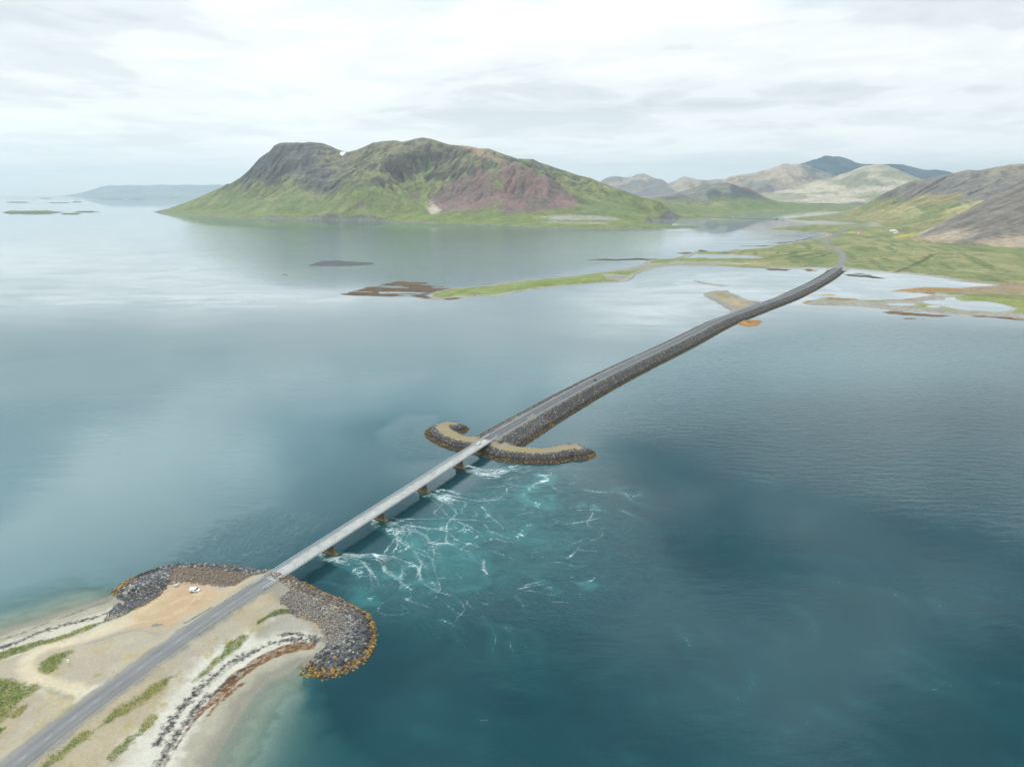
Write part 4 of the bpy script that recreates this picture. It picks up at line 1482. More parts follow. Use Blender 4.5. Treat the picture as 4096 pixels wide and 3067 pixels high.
    c = lerp(c, C['moss'], scr * reg(za2([(590, 700), (640, 610), (660, 610), (620, 720)]), 15, 25) * .8)
    red = reg(za2([(860, 420), (980, 430), (1010, 500), (960, 520), (880, 500)]), 30, 40)
    c = lerp(c, np.array([.21, .10, .09]), red * scr * .6)
    rocks = reg(za2([(830, 540), (850, 420), (930, 400), (1010, 450), (1080, 500), (1190, 540), (1110, 650), (1060, 660), (1010, 600), (900, 580)]), 30, 60)
    c = lerp(c, C['cliff'] * 1.15, rocks * sst(.52, .6, n2) * .85)
    pale = reg(za2([(10, 640), (50, 625), (90, 680), (150, 720), (130, 752), (60, 740), (20, 690)]), 15, 25)
    c = lerp(c, C['palescree'], pale * sst(.35, .55, n2) * .9)
    brown = reg(za2([(330, 150), (420, 150), (520, 190), (640, 250), (745, 305), (640, 290), (560, 250), (430, 200)]), 25, 20)
    c = lerp(c, C['brown'], brown * .9)
    cir = reg(za1([(1130, 440), (1170, 400), (1300, 370), (1420, 330), (1390, 270), (1500, 200), (1560, 175), (1640, 190), (1700, 200), (1690, 260), (1640, 300), (1760, 300), (1780, 380), (1700, 470), (1650, 470), (1580, 470), (1560, 330), (1460, 380), (1420, 440), (1300, 480), (1180, 540), (1110, 560), (1060, 590), (1080, 520)]), 25, 60)
    c = lerp(c, C['cliff'] * np.array([1.1, 1.0, .95]), cir * sst(.40, .54, n2 + .1 * (sl - .6)) * .85)
    c = c * (1 + (cir * (strata - .5) * 1.2)[..., None])
    cl2 = reg(za1([(1160, 310), (1200, 290), (1320, 260), (1330, 290), (1220, 320)]), 15, 25)
    c = lerp(c, C['cliff'], cl2 * .7)
    gr = reg(za1([(1550, 290), (1590, 300), (1610, 380), (1600, 430), (1570, 350)]), 15, 15)
    c = lerp(c, np.array([.10, .17, .055]), gr * .9)
    patch = reg(za1([(930, 700), (1000, 660), (1040, 680), (980, 740), (940, 740)]), 20, 40)
    patch2 = reg(za1([(1390, 650), (1450, 600), (1520, 590), (1450, 660)]), 20, 40)
    c = lerp(c, C['scree'], np.maximum(patch, patch2) * .7)
    far_r = reg(za2([(500, 165), (560, 165), (700, 225), (800, 255), (950, 260), (1100, 310), (1200, 350), (1300, 400), (1420, 420), (1300, 440), (1200, 400), (1050, 390), (900, 320), (760, 290)]), 40, 60)
    c = lerp(c, C['cliff'] * np.array([1.1, 1.1, 1.15]), far_r * sst(.36, .55, n2) * .8)
    grv = reg(za2([(1000, 770), (1180, 755), (1350, 750), (1560, 765), (1730, 785), (1690, 800), (1450, 795), (1200, 800), (1080, 790)]), 20, 40)
    c = lerp(c, C['shore'] * 1.1, grv * .75)
    grv2 = reg(za2([(960, 815), (1150, 805), (1300, 812), (1550, 815), (1650, 825), (1500, 832), (1200, 830)]), 10, 20)
    c = lerp(c, C['shore'], grv2 * .6)
    c = lerp(c, C['moss'] * np.array([1.1, 1.06, .9]), (1 - sst(.04, .12, hi)) * .55 * (1 - grv) * (1 - grv2))
    c = lerp(c, np.array([.13, .125, .11]), 1 - sst(4, 26, s_ + (n2 - .5) * 14))
    c = lerp(c, C['shore'], (1 - sst(2, 12, s_)) * .4)
    o = grid_obj('mountain', X, Y, Z, M['hill'], col=c, keep=Z > -3)
    tag(o, 'great green and purple brown mountain rising from the far shore', None, None, 'structure')
    # a lasting patch of snow below the saddle
    p = HM([(1371, 614)])[0]
    u = np.linspace(-1, 1, 13)
    U, W = np.meshgrid(u, u)
    sx, sy = p[0] + U * 27, p[1] + W * 15
    rr = np.hypot(U, W * 1.0) + (fbm(U * 2 + 9, W * 2 + 3, 3, 4) - .5) * .5
    o = grid_obj('snow_patch', sx, sy, hf(sx, sy) + 4.0 * np.clip(1 - rr, -1, 1) + .5, M['snow'], keep=rr < .95)
    tag(o, 'white snow patch below the saddle of the great mountain', 'snow patch')
    return hf


mtn_h = mountain()


def hill(name, label, ctrl, bx, by, cell, colf, seed, namp=40, ramp_=20, it=12, K=.08, mat='hill', drop=-40, npin=0, foot=None, crest=None):
    f = rbf(ctrl)
    X, Y = np.meshgrid(np.arange(bx[0], bx[1], cell), np.arange(by[0], by[1], cell))
    Z = f(X, Y)
    zt = max(c_[2] for c_ in ctrl)
    hi = np.clip(Z / zt, 0, 1)
    q = 1.0 / (cell * 22)
    Z = Z + (fbm(X * q, Y * q, 6, seed) - .5) * namp * hi + (fbm(X * q * 2.6, Y * q * 2.6, 5, seed + 1, ridged=True) - .6) * ramp_ * hi
    if it:
        Z, A = erode(Z, cell, it, K)
    else:
        A = np.ones_like(Z)
    for _ in range(2):
        B = Z.copy()
        B[1:-1, 1:-1] = (Z[:-2, 1:-1] + Z[2:, 1:-1] + Z[1:-1, :-2] + Z[1:-1, 2:] + 2 * Z[1:-1, 1:-1]) / 6
        B[1:-1, 1:-1] = (B[:-2, 1:-1] + B[2:, 1:-1] + B[1:-1, :-2] + B[1:-1, 2:]) / 4
        Z = B + (Z - B) * sst(.06, .24, hi)
    if npin:
        Z = pin(X, Y, Z, ctrl[:npin], cell * 4.5)
    if crest:
        Z = trim(X, Y, Z, crest, cell)
    if foot:
        ft = np.array(sorted(foot))
        yf, zf = np.interp(X, ft[:, 0], ft[:, 1]), np.interp(X, ft[:, 0], ft[:, 2])
        Z = np.where(Y < yf, Z - (yf - Y) * .32, Z)
    _, _, sl = grad(Z, cell)
    n = fbm(X * q * 1.5, Y * q * 1.5, 5, seed + 2)
    n2 = fbm(X * q * 5, Y * q * 5, 5, seed + 3)
    c = colf(X, Y, Z, hi, sl, n, n2, A)
    o = grid_obj(name, X, Y, Z, M[mat], col=c, keep=Z > drop)
    tag(o, label, None, None, 'structure')
    return sampler(X, Y, Z)


# --- hills on the right-hand shore
def col_r1(X, Y, Z, hi, sl, n, n2, A):
    u = fbm((X * .985 + Y * .17) * .0009, (X * -.17 + Y * .985) * .022 * .4 + X * .012, 5, 131)
    c = lerp(np.broadcast_to(C['talus'], X.shape + (3,)), C['talus'] * .8, sst(.4, .6, n))
    low = 1 - sst(12, 70, Z + (fbm(X * .0022, Y * .016 - X * .003, 5, 133) - .5) * 150)
    c = lerp(c, C['talus'] * 1.35, sst(.5, .62, fbm(X * .002, Y * .03 - X * .005, 4, 134)) * .6)
    c = lerp(c, C['tantalus'], low * .9)
    c = lerp(c, C['field2'], (1 - sst(12, 24, Z + (n2 - .5) * 10)) * .8)
    return c


r1 = [GY(*p) for p in [(3640, 962, 2640), (3700, 930, 2690), (3766, 894, 2750), (3820, 866, 2800), (3880, 836, 2850), (3970, 786, 2900), (4096, 718, 3000), (4300, 610, 3100), (4500, 520, 3200), (4800, 420, 3300)]]
r1 += [(*G(x, y, z)[:2], z) for x, y, z in [(3660, 966, 9), (3689, 971, 9), (3766, 980, 9), (3880, 990, 10), (4000, 995, 11), (4096, 999, 12), (4400, 1012, 12), (4800, 1030, 14)]]
r1 += [(p[0] * 1.0 - 10, p[1] - 150, -12) for p in [G(x, y, 9) for x, y in [(3640, 968), (3766, 980), (3880, 990), (4096, 999), (4400, 1012), (4800, 1030)]]]
r1 += [(1480, 2720, -40), (1560, 2920, -45), (1900, 3200, -30), (2400, 3600, 20), (2900, 3950, 90), (3600, 4300, 200)]
hill('hill', 'dark scree slope at the right with pale tan streaks at its foot', r1, (1330, 3700), (1850, 3950), 8.0, col_r1, 120, 14, 6, 12, .035, npin=10, foot=[(*G(x, y, z)[:2], z) for x, y, z in [(3630, 962, 8), (3660, 966, 9), (3689, 971, 9), (3766, 980, 9), (3880, 990, 10), (4000, 995, 11), (4096, 999, 12), (4400, 1012, 12), (4800, 1030, 14)]])


def col_r2(X, Y, Z, hi, sl, n, n2, A):
    c = lerp(np.broadcast_to(np.array([.235, .205, .10]), X.shape + (3,)), C['moss'], sst(.45, .6, n) * .8)
    st = fbm(X * .012 - Y * .004, Y * .0025, 4, 143)
    c = lerp(c, np.array([.33, .29, .15]), sst(.52, .66, st) * sst(.06, .2, hi) * (1 - sst(.35, .5, hi)) * .8)
    up = sst(.32, .46, hi + (n - .5) * .35)
    c = lerp(c, np.array([.185, .165, .15]), up * .9)
    c = lerp(c, np.array([.125, .115, .115]), up * sst(.50, .62, n2) * .8)
    c = lerp(c, C['cliff'], sst(.75, 1.0, sl + (n2 - .5) * .6) * sst(.28, .4, hi) * .7)
    c = lerp(c, np.array([.27, .235, .165]), sst(.70, .85, hi + (n - .5) * .2) * .8)
    return c


r2 = [GY(*p) for p in [(3322, 856, 6300), (3390, 840, 6100), (3454, 817, 5900), (3490, 797, 5750), (3517, 781, 5600), (3550, 766, 5500), (3580, 752, 5400), (3615, 735, 5300), (3653, 720, 5200), (3700, 714, 5080), (3735, 711, 5000), (3807, 693, 4900), (3875, 677, 4800), (3925, 679, 4750), (3970, 670, 4700), (4038, 657, 4650), (4096, 652, 4600), (4400, 630, 4500), (4800, 610, 4400),
      (3700, 800, 4500), (3800, 790, 4350), (3920, 780, 4200), (4050, 770, 4100), (4300, 740, 4000), (3600, 820, 4800), (3760, 750, 4720), (3900, 730, 4500), (4080, 715, 4350)]]
r2 += [(*G(x, y, z)[:2], z) for x, y, z in [(3400, 850, 12), (3450, 860, 18), (3550, 875, 26), (3650, 890, 34), (3750, 895, 44), (3900, 890, 60), (4096, 870, 90), (4400, 870, 100)]]
r2 += [(p[0] - 120, p[1] - 320, -25) for p in [G(x, y, z) for x, y, z in [(3322, 856, 0), (3400, 852, 8), (3550, 875, 26), (3650, 890, 34), (3750, 895, 44), (3900, 890, 60), (4096, 870, 90), (4400, 870, 100)]]]
r2 += [(3000, 7000, -10), (3800, 7300, 80), (5000, 7000, 200), (6500, 6500, 260)]
hill('hill', 'broad brown and grey hill with gullied cliffs behind the farms', r2, (1500, 5600), (2300, 7000), 13.0, col_r2, 140, 60, 34, 18, .12, npin=19, crest=[(3322, 856), (3390, 840), (3454, 817), (3490, 797), (3517, 781), (3550, 766), (3580, 752), (3615, 735), (3653, 720), (3700, 714), (3735, 711), (3807, 693), (3875, 677), (3925, 679), (3970, 670), (4038, 657), (4096, 652), (4400, 630), (4800, 610)])


# --- dark cone by the inner fjord, its red neighbour
def col_cone(X, Y, Z, hi, sl, n, n2, A):
    c = lerp(np.broadcast_to(C['moss'], X.shape + (3,)), C['moss2'], sst(.42, .6, n))
    c = lerp(c, C['moss'] * .7, sst(.5, .62, n2) * .6)
    up = sst(.30, .58, hi + (n - .5) * .35)
    c = lerp(c, np.array([.07, .072, .08]), up * .92)
    c = lerp(c, np.array([.22, .21, .17]), up * sst(.60, .68, fbm(X * .004, Y * .001, 4, 166)) * .6)
    c = lerp(c, np.array([.17, .12, .10]), sst(.75, .95, hi + (n2 - .5) * .3) * sst(0, 500, X - 2350) * .8)
    return c


cone = [GY(*p) for p in [(2560, 806, 7900), (2611, 798, 7900), (2705, 781, 7900), (2763, 763, 7900), (2785, 750, 7900), (2806, 740, 7900), (2821, 737, 7900), (2839, 740, 7900), (2871, 731, 7900), (2895, 732, 7900), (2915, 732, 7900), (2944, 742, 7900), (2973, 754, 7900), (3023, 780, 7900), (3067, 796, 7900), (3132, 810, 7900), (3240, 822, 7900), (3349, 834, 7800),
        (2780, 800, 7300), (2870, 795, 7250), (2950, 800, 7300), (2700, 825, 7000), (2860, 830, 6900), (3020, 828, 7000), (3150, 834, 7300), (2600, 840, 6300), (2750, 850, 6200), (2900, 852, 6300)]]
cone += [(*G(x, y, 4)[:2], 3) for x, y in [(3381, 846), (3240, 846), (3096, 849), (2973, 858), (2929, 864), (2864, 866), (2780, 868)]]
cone += [(p[0], p[1] - 180, -30) for p in [G(x, y, 0) for x, y in [(3381, 847), (3240, 846), (3096, 849), (2973, 858), (2929, 865), (2864, 868)]]]
cone += [(1200, 8900, 30), (2200, 9000, 50), (3000, 9000, 50), (3800, 8900, 30), (1000, 7600, 40), (1200, 6300, 50), (4300, 8200, 30)]
hill('hill', 'dark cone shaped hill with a green skirt by the inner fjord', cone, (1000, 4400), (5200, 8900), 17.0, col_cone, 160, 40, 26, 16, .10, drop=-4, npin=18)
redc = [GY(*p) for p in [(2955, 752, 8600), (2980, 749, 8600), (3005, 758, 8600), (3023, 772, 8600), (3060, 793, 8600), (3110, 812, 8600)]] + [(2500, 8200, 20), (3000, 8000, 10), (3600, 8200, 10), (2500, 9100, 10), (3200, 9200, 10), (3900, 8700, 10)]


def col_red(X, Y, Z, hi, sl, n, n2, A):
    return lerp(np.broadcast_to(np.array([.15, .085, .075]), X.shape + (3,)), C['cliff'], sst(.4, .6, n) * .6)


hill('hill', 'small red brown cone half hidden behind the dark cone hill', redc, (2450, 3950), (8000, 9200), 20.0, col_red, 170, 14, 8, 8, .05, drop=12, npin=6)


# --- the plain with its lava field, then the far ranges
def far_plain():
    X, Y = np.meshgrid(np.arange(0, 13000, 60.0), np.arange(7300, 20000, 60.0))
    Z = np.interp(Y, [7300, 8200, 10000, 13000, 20000], [3, 12, 45, 75, 110])
    shore = G2([(2973, 857), (3096, 849), (3240, 846), (3385, 846.5), (3500, 846)])
    rough = fbm(X * .004, Y * .004, 5, 201) - .5
    Z = Z + rough * 40 * sst(8500, 9500, Y) * (1 - sst(12000, 13500, Y))
    Z = np.minimum(Z, (Y - np.interp(X, shore[:, 0], shore[:, 1])) * .04)
    n = fbm(X * .0016, Y * .003, 5, 203)
    n2 = fbm(X * .006, Y * .008, 4, 204)
    c = lerp(np.broadcast_to(C['moss'] * .8, X.shape + (3,)), C['moss2'], sst(.4, .6, n))
    lava = sst(8600, 9200, Y + (n - .5) * 900) * (1 - sst(11500, 12600, Y + (n - .5) * 1500)) * sst(2800, 3600, X)
    c = lerp(c, np.array([.085, .085, .09]), lava * .8)
    c = lerp(c, np.array([.30, .27, .20]), lava * sst(.54, .62, n2) * .7)
    o = grid_obj('plain', X, Y, Z, M['farhill'], col=c, keep=Z > -5)
    tag(o, 'distant plain with a dark lava field below the far hills', None, None, 'structure')


far_plain()


def far_range(label, pts, Y0, depth, foot_z, base, hi_col, seed, namp=60, spread=0.0, cell=40.0, name='hill', extra=()):
    rg = [GY(x, y, Y0 + spread * i) for i, (x, y) in enumerate(pts)]
    ctrl = list(rg)
    L, R = rg[0], rg[-1]
    for p in rg[::2]:
        ctrl.append((p[0], p[1] - depth, foot_z - 75))
        ctrl.append((p[0], p[1] + depth * .9, foot_z))
        ctrl.append((p[0], p[1] - depth * .45, foot_z + (p[2] - foot_z) * .36))
    ctrl += [(L[0] - depth * .6, L[1], foot_z), (R[0] + depth * .6, R[1], foot_z), (L[0] - depth * .5, L[1] - depth * .7, foot_z - 75), (R[0] + depth * .5, R[1] - depth * .7, foot_z - 75)]
    ctrl += list(extra)

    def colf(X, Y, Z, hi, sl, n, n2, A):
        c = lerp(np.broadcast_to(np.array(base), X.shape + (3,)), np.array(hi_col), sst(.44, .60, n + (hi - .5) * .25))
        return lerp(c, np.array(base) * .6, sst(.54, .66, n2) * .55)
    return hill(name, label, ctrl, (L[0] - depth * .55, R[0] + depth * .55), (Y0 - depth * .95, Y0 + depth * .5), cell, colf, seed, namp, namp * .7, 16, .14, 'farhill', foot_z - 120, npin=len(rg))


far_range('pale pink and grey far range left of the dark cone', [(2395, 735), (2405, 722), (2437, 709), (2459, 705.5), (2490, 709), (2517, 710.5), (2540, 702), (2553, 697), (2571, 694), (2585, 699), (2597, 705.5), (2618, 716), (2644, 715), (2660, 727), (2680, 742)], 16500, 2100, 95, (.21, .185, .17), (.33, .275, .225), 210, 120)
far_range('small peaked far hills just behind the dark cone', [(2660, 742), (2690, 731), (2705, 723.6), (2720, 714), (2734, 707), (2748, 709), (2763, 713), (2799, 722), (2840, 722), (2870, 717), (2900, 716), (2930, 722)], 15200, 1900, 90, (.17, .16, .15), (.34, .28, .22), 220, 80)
far_range('craggy sunlit far mountain left of the blue peak', [(2880, 740), (2900, 724), (2929, 709), (2960, 705), (2994, 702), (3025, 697), (3052, 691), (3075, 681), (3096, 673), (3120, 665), (3146, 658), (3190, 656), (3215, 658), (3240, 663), (3269, 680), (3305, 698), (3342, 707), (3380, 722)], 12600, 2400, 70, (.20, .18, .165), (.36, .29, .225), 230, 170)  # sunlight and distance haze put into the pale base colours
far_range('pale green and tan sunlit far hill right of centre', [(3240, 738), (3290, 728), (3334, 716), (3385, 698), (3428, 677), (3464, 663), (3486, 664), (3505, 659), (3522, 657), (3559, 669), (3602, 691), (3653, 713), (3700, 728)], 11400, 2500, 60, (.27, .255, .175), (.42, .365, .27), 240, 90)  # bright albedo: the sunlit, hazy look is in the base colours
far_range('high dark blue peak behind the sunlit far hills', [(3160, 672), (3204, 656), (3240, 651), (3262, 640), (3284, 631), (3300, 626), (3313, 624.5), (3349, 626), (3375, 634), (3399, 644), (3457, 660), (3486, 662), (3530, 658.5), (3602, 658.5), (3638, 669), (3674, 676.6), (3718, 682), (3747, 680), (3804, 691), (3880, 705)], 17500, 2600, 110, (.035, .055, .085), (.06, .08, .105), 250, 150)  # blue of the distance haze put into the dark base colours
far_range('flat topped pale blue land on the left horizon', [(310, 786), (325, 779), (344, 768), (371, 766), (384, 755), (407, 747), (434, 742), (520, 740), (633, 739), (740, 739), (859, 738), (960, 742), (1060, 748)], 36000, 3200, 0, (.22, .26, .27), (.27, .29, .28), 260, 60, cell=90.0)  # base colours lightened and blued to add distance haze


# snow streaks on the blue peak
def far_snow(px, py, Y0, sx_, sz_, label):
    x, y, z = GY(px, py, Y0)
    u = np.linspace(-1, 1, 7)
    U, W = np.meshgrid(u, u)
    X = x + U * sx_ + W * sz_ * .6
    Z = z - W * sz_
    Y = y + W * -sz_ * 1.3 + np.abs(U) * 14
    o = grid_obj('snow_patch', X, Y, Z, M['snow'], keep=np.hypot(U, W) < 1.05)
    return tag(o, label, 'snow patch', 'snow patches on the far mountains')


# ------------------------------------------------------------------ ISLETS on the left
def islet(pl, pr, y, hgt, label, group='low islets off the mountain foot', seed=0, dy=None):
    a, b = G(pl, y), G(pr, y)
    L = b[0] - a[0]
    wd = dy or max(L * .35, 60)
    cell = max(L / 60, 3)
    X, Y = np.meshgrid(np.arange(a[0] - L * .1, b[0] + L * .1, cell), np.arange(a[1] - wd, a[1] + wd, cell))
    mx, my = (a[0] + b[0]) / 2, a[1]
    n = fbm(X / L * 7 + seed, Y / L * 7, 5, seed + 3)
    d = 1 - np.sqrt(((X - mx) / (L * .5)) ** 2 + ((Y - my) / (wd * .8)) ** 2) + (n - .5) * .9
    Z = np.minimum(d * hgt * 2.0, hgt * (.6 + .6 * n))
    c = lerp(np.broadcast_to(np.array([.11, .11, .09]), X.shape + (3,)), C['moss'], sst(.25, .5, Z / hgt))
    o = grid_obj('islet', X, Y, Z, M['lowland'], col=c, keep=Z > -1)
    return tag(o, label, 'islet', group)


islet(10, 246, 850, 17, 'largest green islet near the left edge of the water', seed=1)
islet(246, 318, 856, 8, 'low dark islet just right of the largest green islet', seed=2)
islet(300, 389, 848, 9, 'thin green islet nearest to the mountain foot', seed=3)
islet(32, 108, 810, 12, 'faint long islet behind the largest green islet', seed=4)
islet(194, 282, 812, 9, 'faint flat islet in front of the flat topped land', seed=5)
islet(289, 327, 808.5, 12, 'small faint islet in the middle of the far row', seed=6)
islet(402, 497, 797.5, 12, 'long faint skerry below the flat topped land', seed=7)
islet(515, 580, 797.5, 12, 'faint skerry right of the long one below the flat topped land', seed=8)
islet(678, 720, 791.6, 14, 'faintest islet on the horizon beside the mountain slope', seed=9)
islet(163, 200, 794, 16, 'faint islet on the horizon left of the flat topped land', seed=10)


# ------------------------------------------------------------------ WATER
def water():
    def axis(stops):
        out = [stops[0][0]]
        for (a, sa), (b, sb) in zip(stops[:-1], stops[1:]):
            x = a
            while x < b - 1e-6:
                f = (x - a) / (b - a)
                x = min(b, x + sa + (sb - sa) * f)
                out.append(x)
        return np.array(out)
    xs = axis([(-40000, 6000), (-6000, 300), (-900, 20), (-330, 3), (-150, .9), (150, .9), (220, 2.0), (330, 3.5), (900, 22), (3000, 90), (9000, 900), (40000, 6000)])
    ys = axis([(-6000, 900), (0, 60), (120, 2.2), (200, .95), (470, .95), (560, 3), (800, 8), (1500, 20), (3000, 60), (9000, 600), (40000, 6000)])
    X, Y = np.meshgrid(xs, ys)
    nearm = (X > -450) & (X < 480) & (Y > 60) & (Y < 760)
    foam = np.zeros_like(X)
    aer = np.zeros_like(X)
    shal = np.full(X.shape, 60.0)
    xn, yn = X[nearm], Y[nearm]
    shal[nearm] = np.maximum(-sdist(xn, yn, SHORE), 0)
    bch = np.minimum(pdist(xn, yn, W_bl), pdist(xn, yn, W_br))
    rck = np.minimum(pdist(xn, yn, W_rl), pdist(xn, yn, W_rr))
    shal[nearm] = np.minimum(bch + 60 * sst(-2, 26, bch - rck + (fbm(xn * .1, yn * .1, 3, 309) - .5) * 16), 60)

    def fz(p):
        return z3(p)
    # races behind the piers, curls and boils: (line, half width, strength)
    streaks = [
        (fz([(150, 1125), (180, 1150), (250, 1175), (330, 1200), (400, 1235), (440, 1265)]), [2.0, 4, 5.5, 6, 5, 3], 1.0),
        (fz([(250, 1115), (300, 1140), (370, 1170)]), [1, 2.5, 2], .7),
        (fz([(520, 880), (545, 900), (600, 935), (680, 960), (740, 995), (820, 1040), (870, 1060)]), [2, 3.5, 4, 5, 5, 4, 2.5], 1.0),
        (fz([(620, 880), (720, 905), (830, 935), (900, 970)]), [1, 1.6, 2, 1.6], .75),
        (fz([(852, 665), (880, 680), (960, 700), (1060, 715), (1140, 740)]), [1.5, 3, 4.5, 4.5, 2.5], 1.0),
        (fz([(930, 655), (1040, 668), (1150, 682), (1290, 702)]), [1.5, 2.6, 2.4, 1.4], .85),
        (fz([(1200, 490), (1260, 490), (1310, 503), (1340, 515)]), [1.2, 3, 3, 2], .85),
        (fz([(1340, 515), (1440, 500), (1500, 512), (1560, 505)]), [1.2, 1.4, 1.4, 1], .55),
        (fz([(1745, 555), (1800, 570), (1810, 595), (1740, 615), (1690, 655), (1650, 700), (1680, 735), (1760, 760), (1840, 775)]), [1.2, 2.2, 2.4, 2.0, 2.6, 2.2, 2.4, 3.0, 2.4], .95),
        (fz([(1600, 700), (1640, 715), (1700, 740)]), [1.4, 1.6, 1.6], .7),
        (fz([(1800, 715), (1840, 705), (1860, 725), (1900, 745), (1940, 748)]), [1, 1.3, 1.2, 1, .8], .75),
        (fz([(1030, 930), (1050, 915), (1080, 930), (1070, 945), (1040, 945), (1030, 930)]), [1.1] * 6, .9),
        (fz([(1495, 698), (1530, 688), (1555, 698), (1530, 708), (1500, 703)]), [.8] * 5, .7),
        (fz([(860, 960), (920, 955), (960, 990), (1040, 1000), (1080, 985)]), [1.5, 1.8, 1.8, 1.6, 1.2], .7),
        (fz([(1180, 975), (1215, 955), (1220, 975)]), [1.4, 1.8, 1.4], .8),
        (fz([(1180, 1040), (1260, 1025), (1340, 1000), (1440, 985), (1540, 990), (1620, 1000), (1700, 930)]), [1.4, 2, 2, 2.2, 2, 1.8, 2.2], .75),
        (fz([(1420, 1030), (1440, 990), (1420, 1010)]), [1.2, 1.6, 1.2], .7),
        (fz([(730, 1085), (820, 1105), (920, 1130), (1030, 1165)]), [1.2, 1.8, 1.8, 1.4], .65),
        (fz([(930, 1060), (960, 1090), (940, 1120), (1000, 1150)]), [1.2, 1.6, 1.4, 1.2], .6),
        (fz([(780, 1225), (820, 1215), (850, 1225)]), [1.6, 2.4, 1.6], .9),
        (fz([(650, 1300), (690, 1290), (720, 1300)]), [1.4, 2.2, 1.4], .8),
        (fz([(380, 1310), (480, 1290), (560, 1260), (650, 1265), (700, 1280)]), [1.6, 2, 2, 2, 1.4], .65),
        (fz([(420, 1380), (460, 1420), (450, 1470), (520, 1475)]), [2, 2.4, 2.4, 2], .7),
        (fz([(780, 1385), (820, 1350), (900, 1330), (960, 1345), (1000, 1310), (1110, 1310)]), [1.4, 1.8, 1.8, 1.8, 1.6, 1.4], .7),
        (fz([(970, 1350), (1000, 1380), (980, 1420)]), [1.2, 1.4, 1.2], .6),
        (fz([(1090, 1390), (1180, 1410), (1300, 1380), (1390, 1350)]), [1.2, 1.6, 1.6, 1.2], .6),
        (fz([(1310, 1210), (1350, 1250), (1390, 1330)]), [1.2, 1.5, 1.2], .55),
        (fz([(1740, 1095), (1760, 1070), (1820, 1085), (1900, 990), (1800, 960)]), [1.0, 1.4, 1.4, 1.4, 1.0], .5),
        (fz([(1600, 1240), (1700, 1290), (1800, 1350), (1900, 1410)]), [1, 1.2, 1.2, 1], .45),
        (fz([(2060, 1360), (2110, 1362), (2150, 1375)]), [.9, 1.5, .9], .7),
        (fz([(1640, 870), (1700, 880), (1740, 890)]), [.9, 1.1, .9], .45),
        (fz([(1360, 780), (1400, 800), (1420, 810)]), [.9, 1.1, .9], .55),
        (fz([(2060, 790), (2085, 775), (2080, 785)]), [.8, 1.2, .8], .7),
        (fz([(2165, 775), (2180, 800), (2195, 810)]), [.8, 1.2, .8], .65),
        (z2([(830, 320), (900, 335), (1000, 350), (1040, 362)]), [.8, 1.4, 1.4, .8], .6),
        (z2([(1120, 430), (1200, 445), (1260, 440)]), [1, 1.6, 1.2], .7),
        (z2([(640, 275), (700, 290), (790, 300)]), [.6, 1.2, 1.0], .55),
        (fz([(720, 250), (780, 290), (840, 345), (900, 385)]), [1.2, 1.6, 1.6, 1.2], .38),
        (fz([(690, 320), (710, 260), (780, 200), (860, 180)]), [.8, 1, 1, .8], .3),
        (fz([(1345, 400), (1390, 408), (1430, 412)]), [.6, 1.0, .6], .6),
    ]
    jx = (fbm(xn * .09, yn * .09, 3, 301) - .5) * 9 + (fbm(xn * .3, yn * .3, 2, 303) - .5) * 4
    jy = (fbm(xn * .09, yn * .09, 3, 302) - .5) * 9 + (fbm(xn * .3, yn * .3, 2, 304) - .5) * 4
    fo = np.zeros_like(xn)
    ae = np.zeros_like(xn)
    for ln, wd, st in streaks:
        L = smooth_line(G2(ln), 5)
        wv = np.interp(np.linspace(0, 1, len(L)), np.linspace(0, 1, len(wd)), wd)
        lo, hi = L.min(0) - 40, L.max(0) + 40
        m = (xn > lo[0]) & (xn < hi[0]) & (yn > lo[1]) & (yn < hi[1])
        d, ww = pdist(xn[m] + jx[m] * .5, yn[m] + jy[m] * .5, L, vals=wv)
        fo[m] = np.maximum(fo[m], st * (1 - sst(.2, 1.25, d / (ww * 1.35))))
        ae[m] = np.maximum(ae[m], st * np.exp(-(d / (ww * 3.2)) ** 2))
    # the whole field of broken water, fading away from the bridge
    zone = G2(fz([(40, 1320), (250, 1090), (620, 830), (930, 610), (1200, 460), (1500, 450), (1800, 520), (2050, 640), (2330, 820), (2450, 1000), (2500, 1200), (2350, 1420), (2000, 1560), (1500, 1640), (900, 1700), (620, 1600), (330, 1480)]))
    dz = sdist(xn, yn, zone)
    wide = G2([(1280, 2330), (1450, 2180), (1750, 1950), (2050, 1850), (2600, 2000), (3100, 2200), (3500, 2500), (3300, 2700), (2700, 2650), (2000, 2620), (1650, 2480)])
    zw = sst(-60, 50, sdist(xn, yn, wide) + (fbm(xn * .02, yn * .02, 3, 315) - .5) * 60)
    zn = sst(-26, 34, dz)
    core = G2(fz([(150, 1200), (520, 900), (900, 680), (1300, 640), (1750, 640), (1950, 780), (1900, 1050), (1650, 1200), (1250, 1330), (900, 1440), (480, 1480), (280, 1330)]))
    dc = sdist(xn, yn, core)
    zc = sst(-30, 25, dc)
    big = fbm(xn * .018, yn * .018, 4, 305)
    fo = np.maximum(fo * (.62 + .7 * np.clip(fbm(xn * .12, yn * .12, 3, 311) - .1, 0, .6)), zw * .16 + zn * .10 + zc * (.05 + .16 * sst(.45, .65, big)))
    ae = np.maximum(ae * .9, zn * .16 + zc * (.22 + .25 * sst(.42, .62, big)))
    # threads of foam carried off by the tide: paths followed through the eddies
    rg = np.random.default_rng(44)
    base_a = math.atan2(BN[1], BN[0])
    lines = []

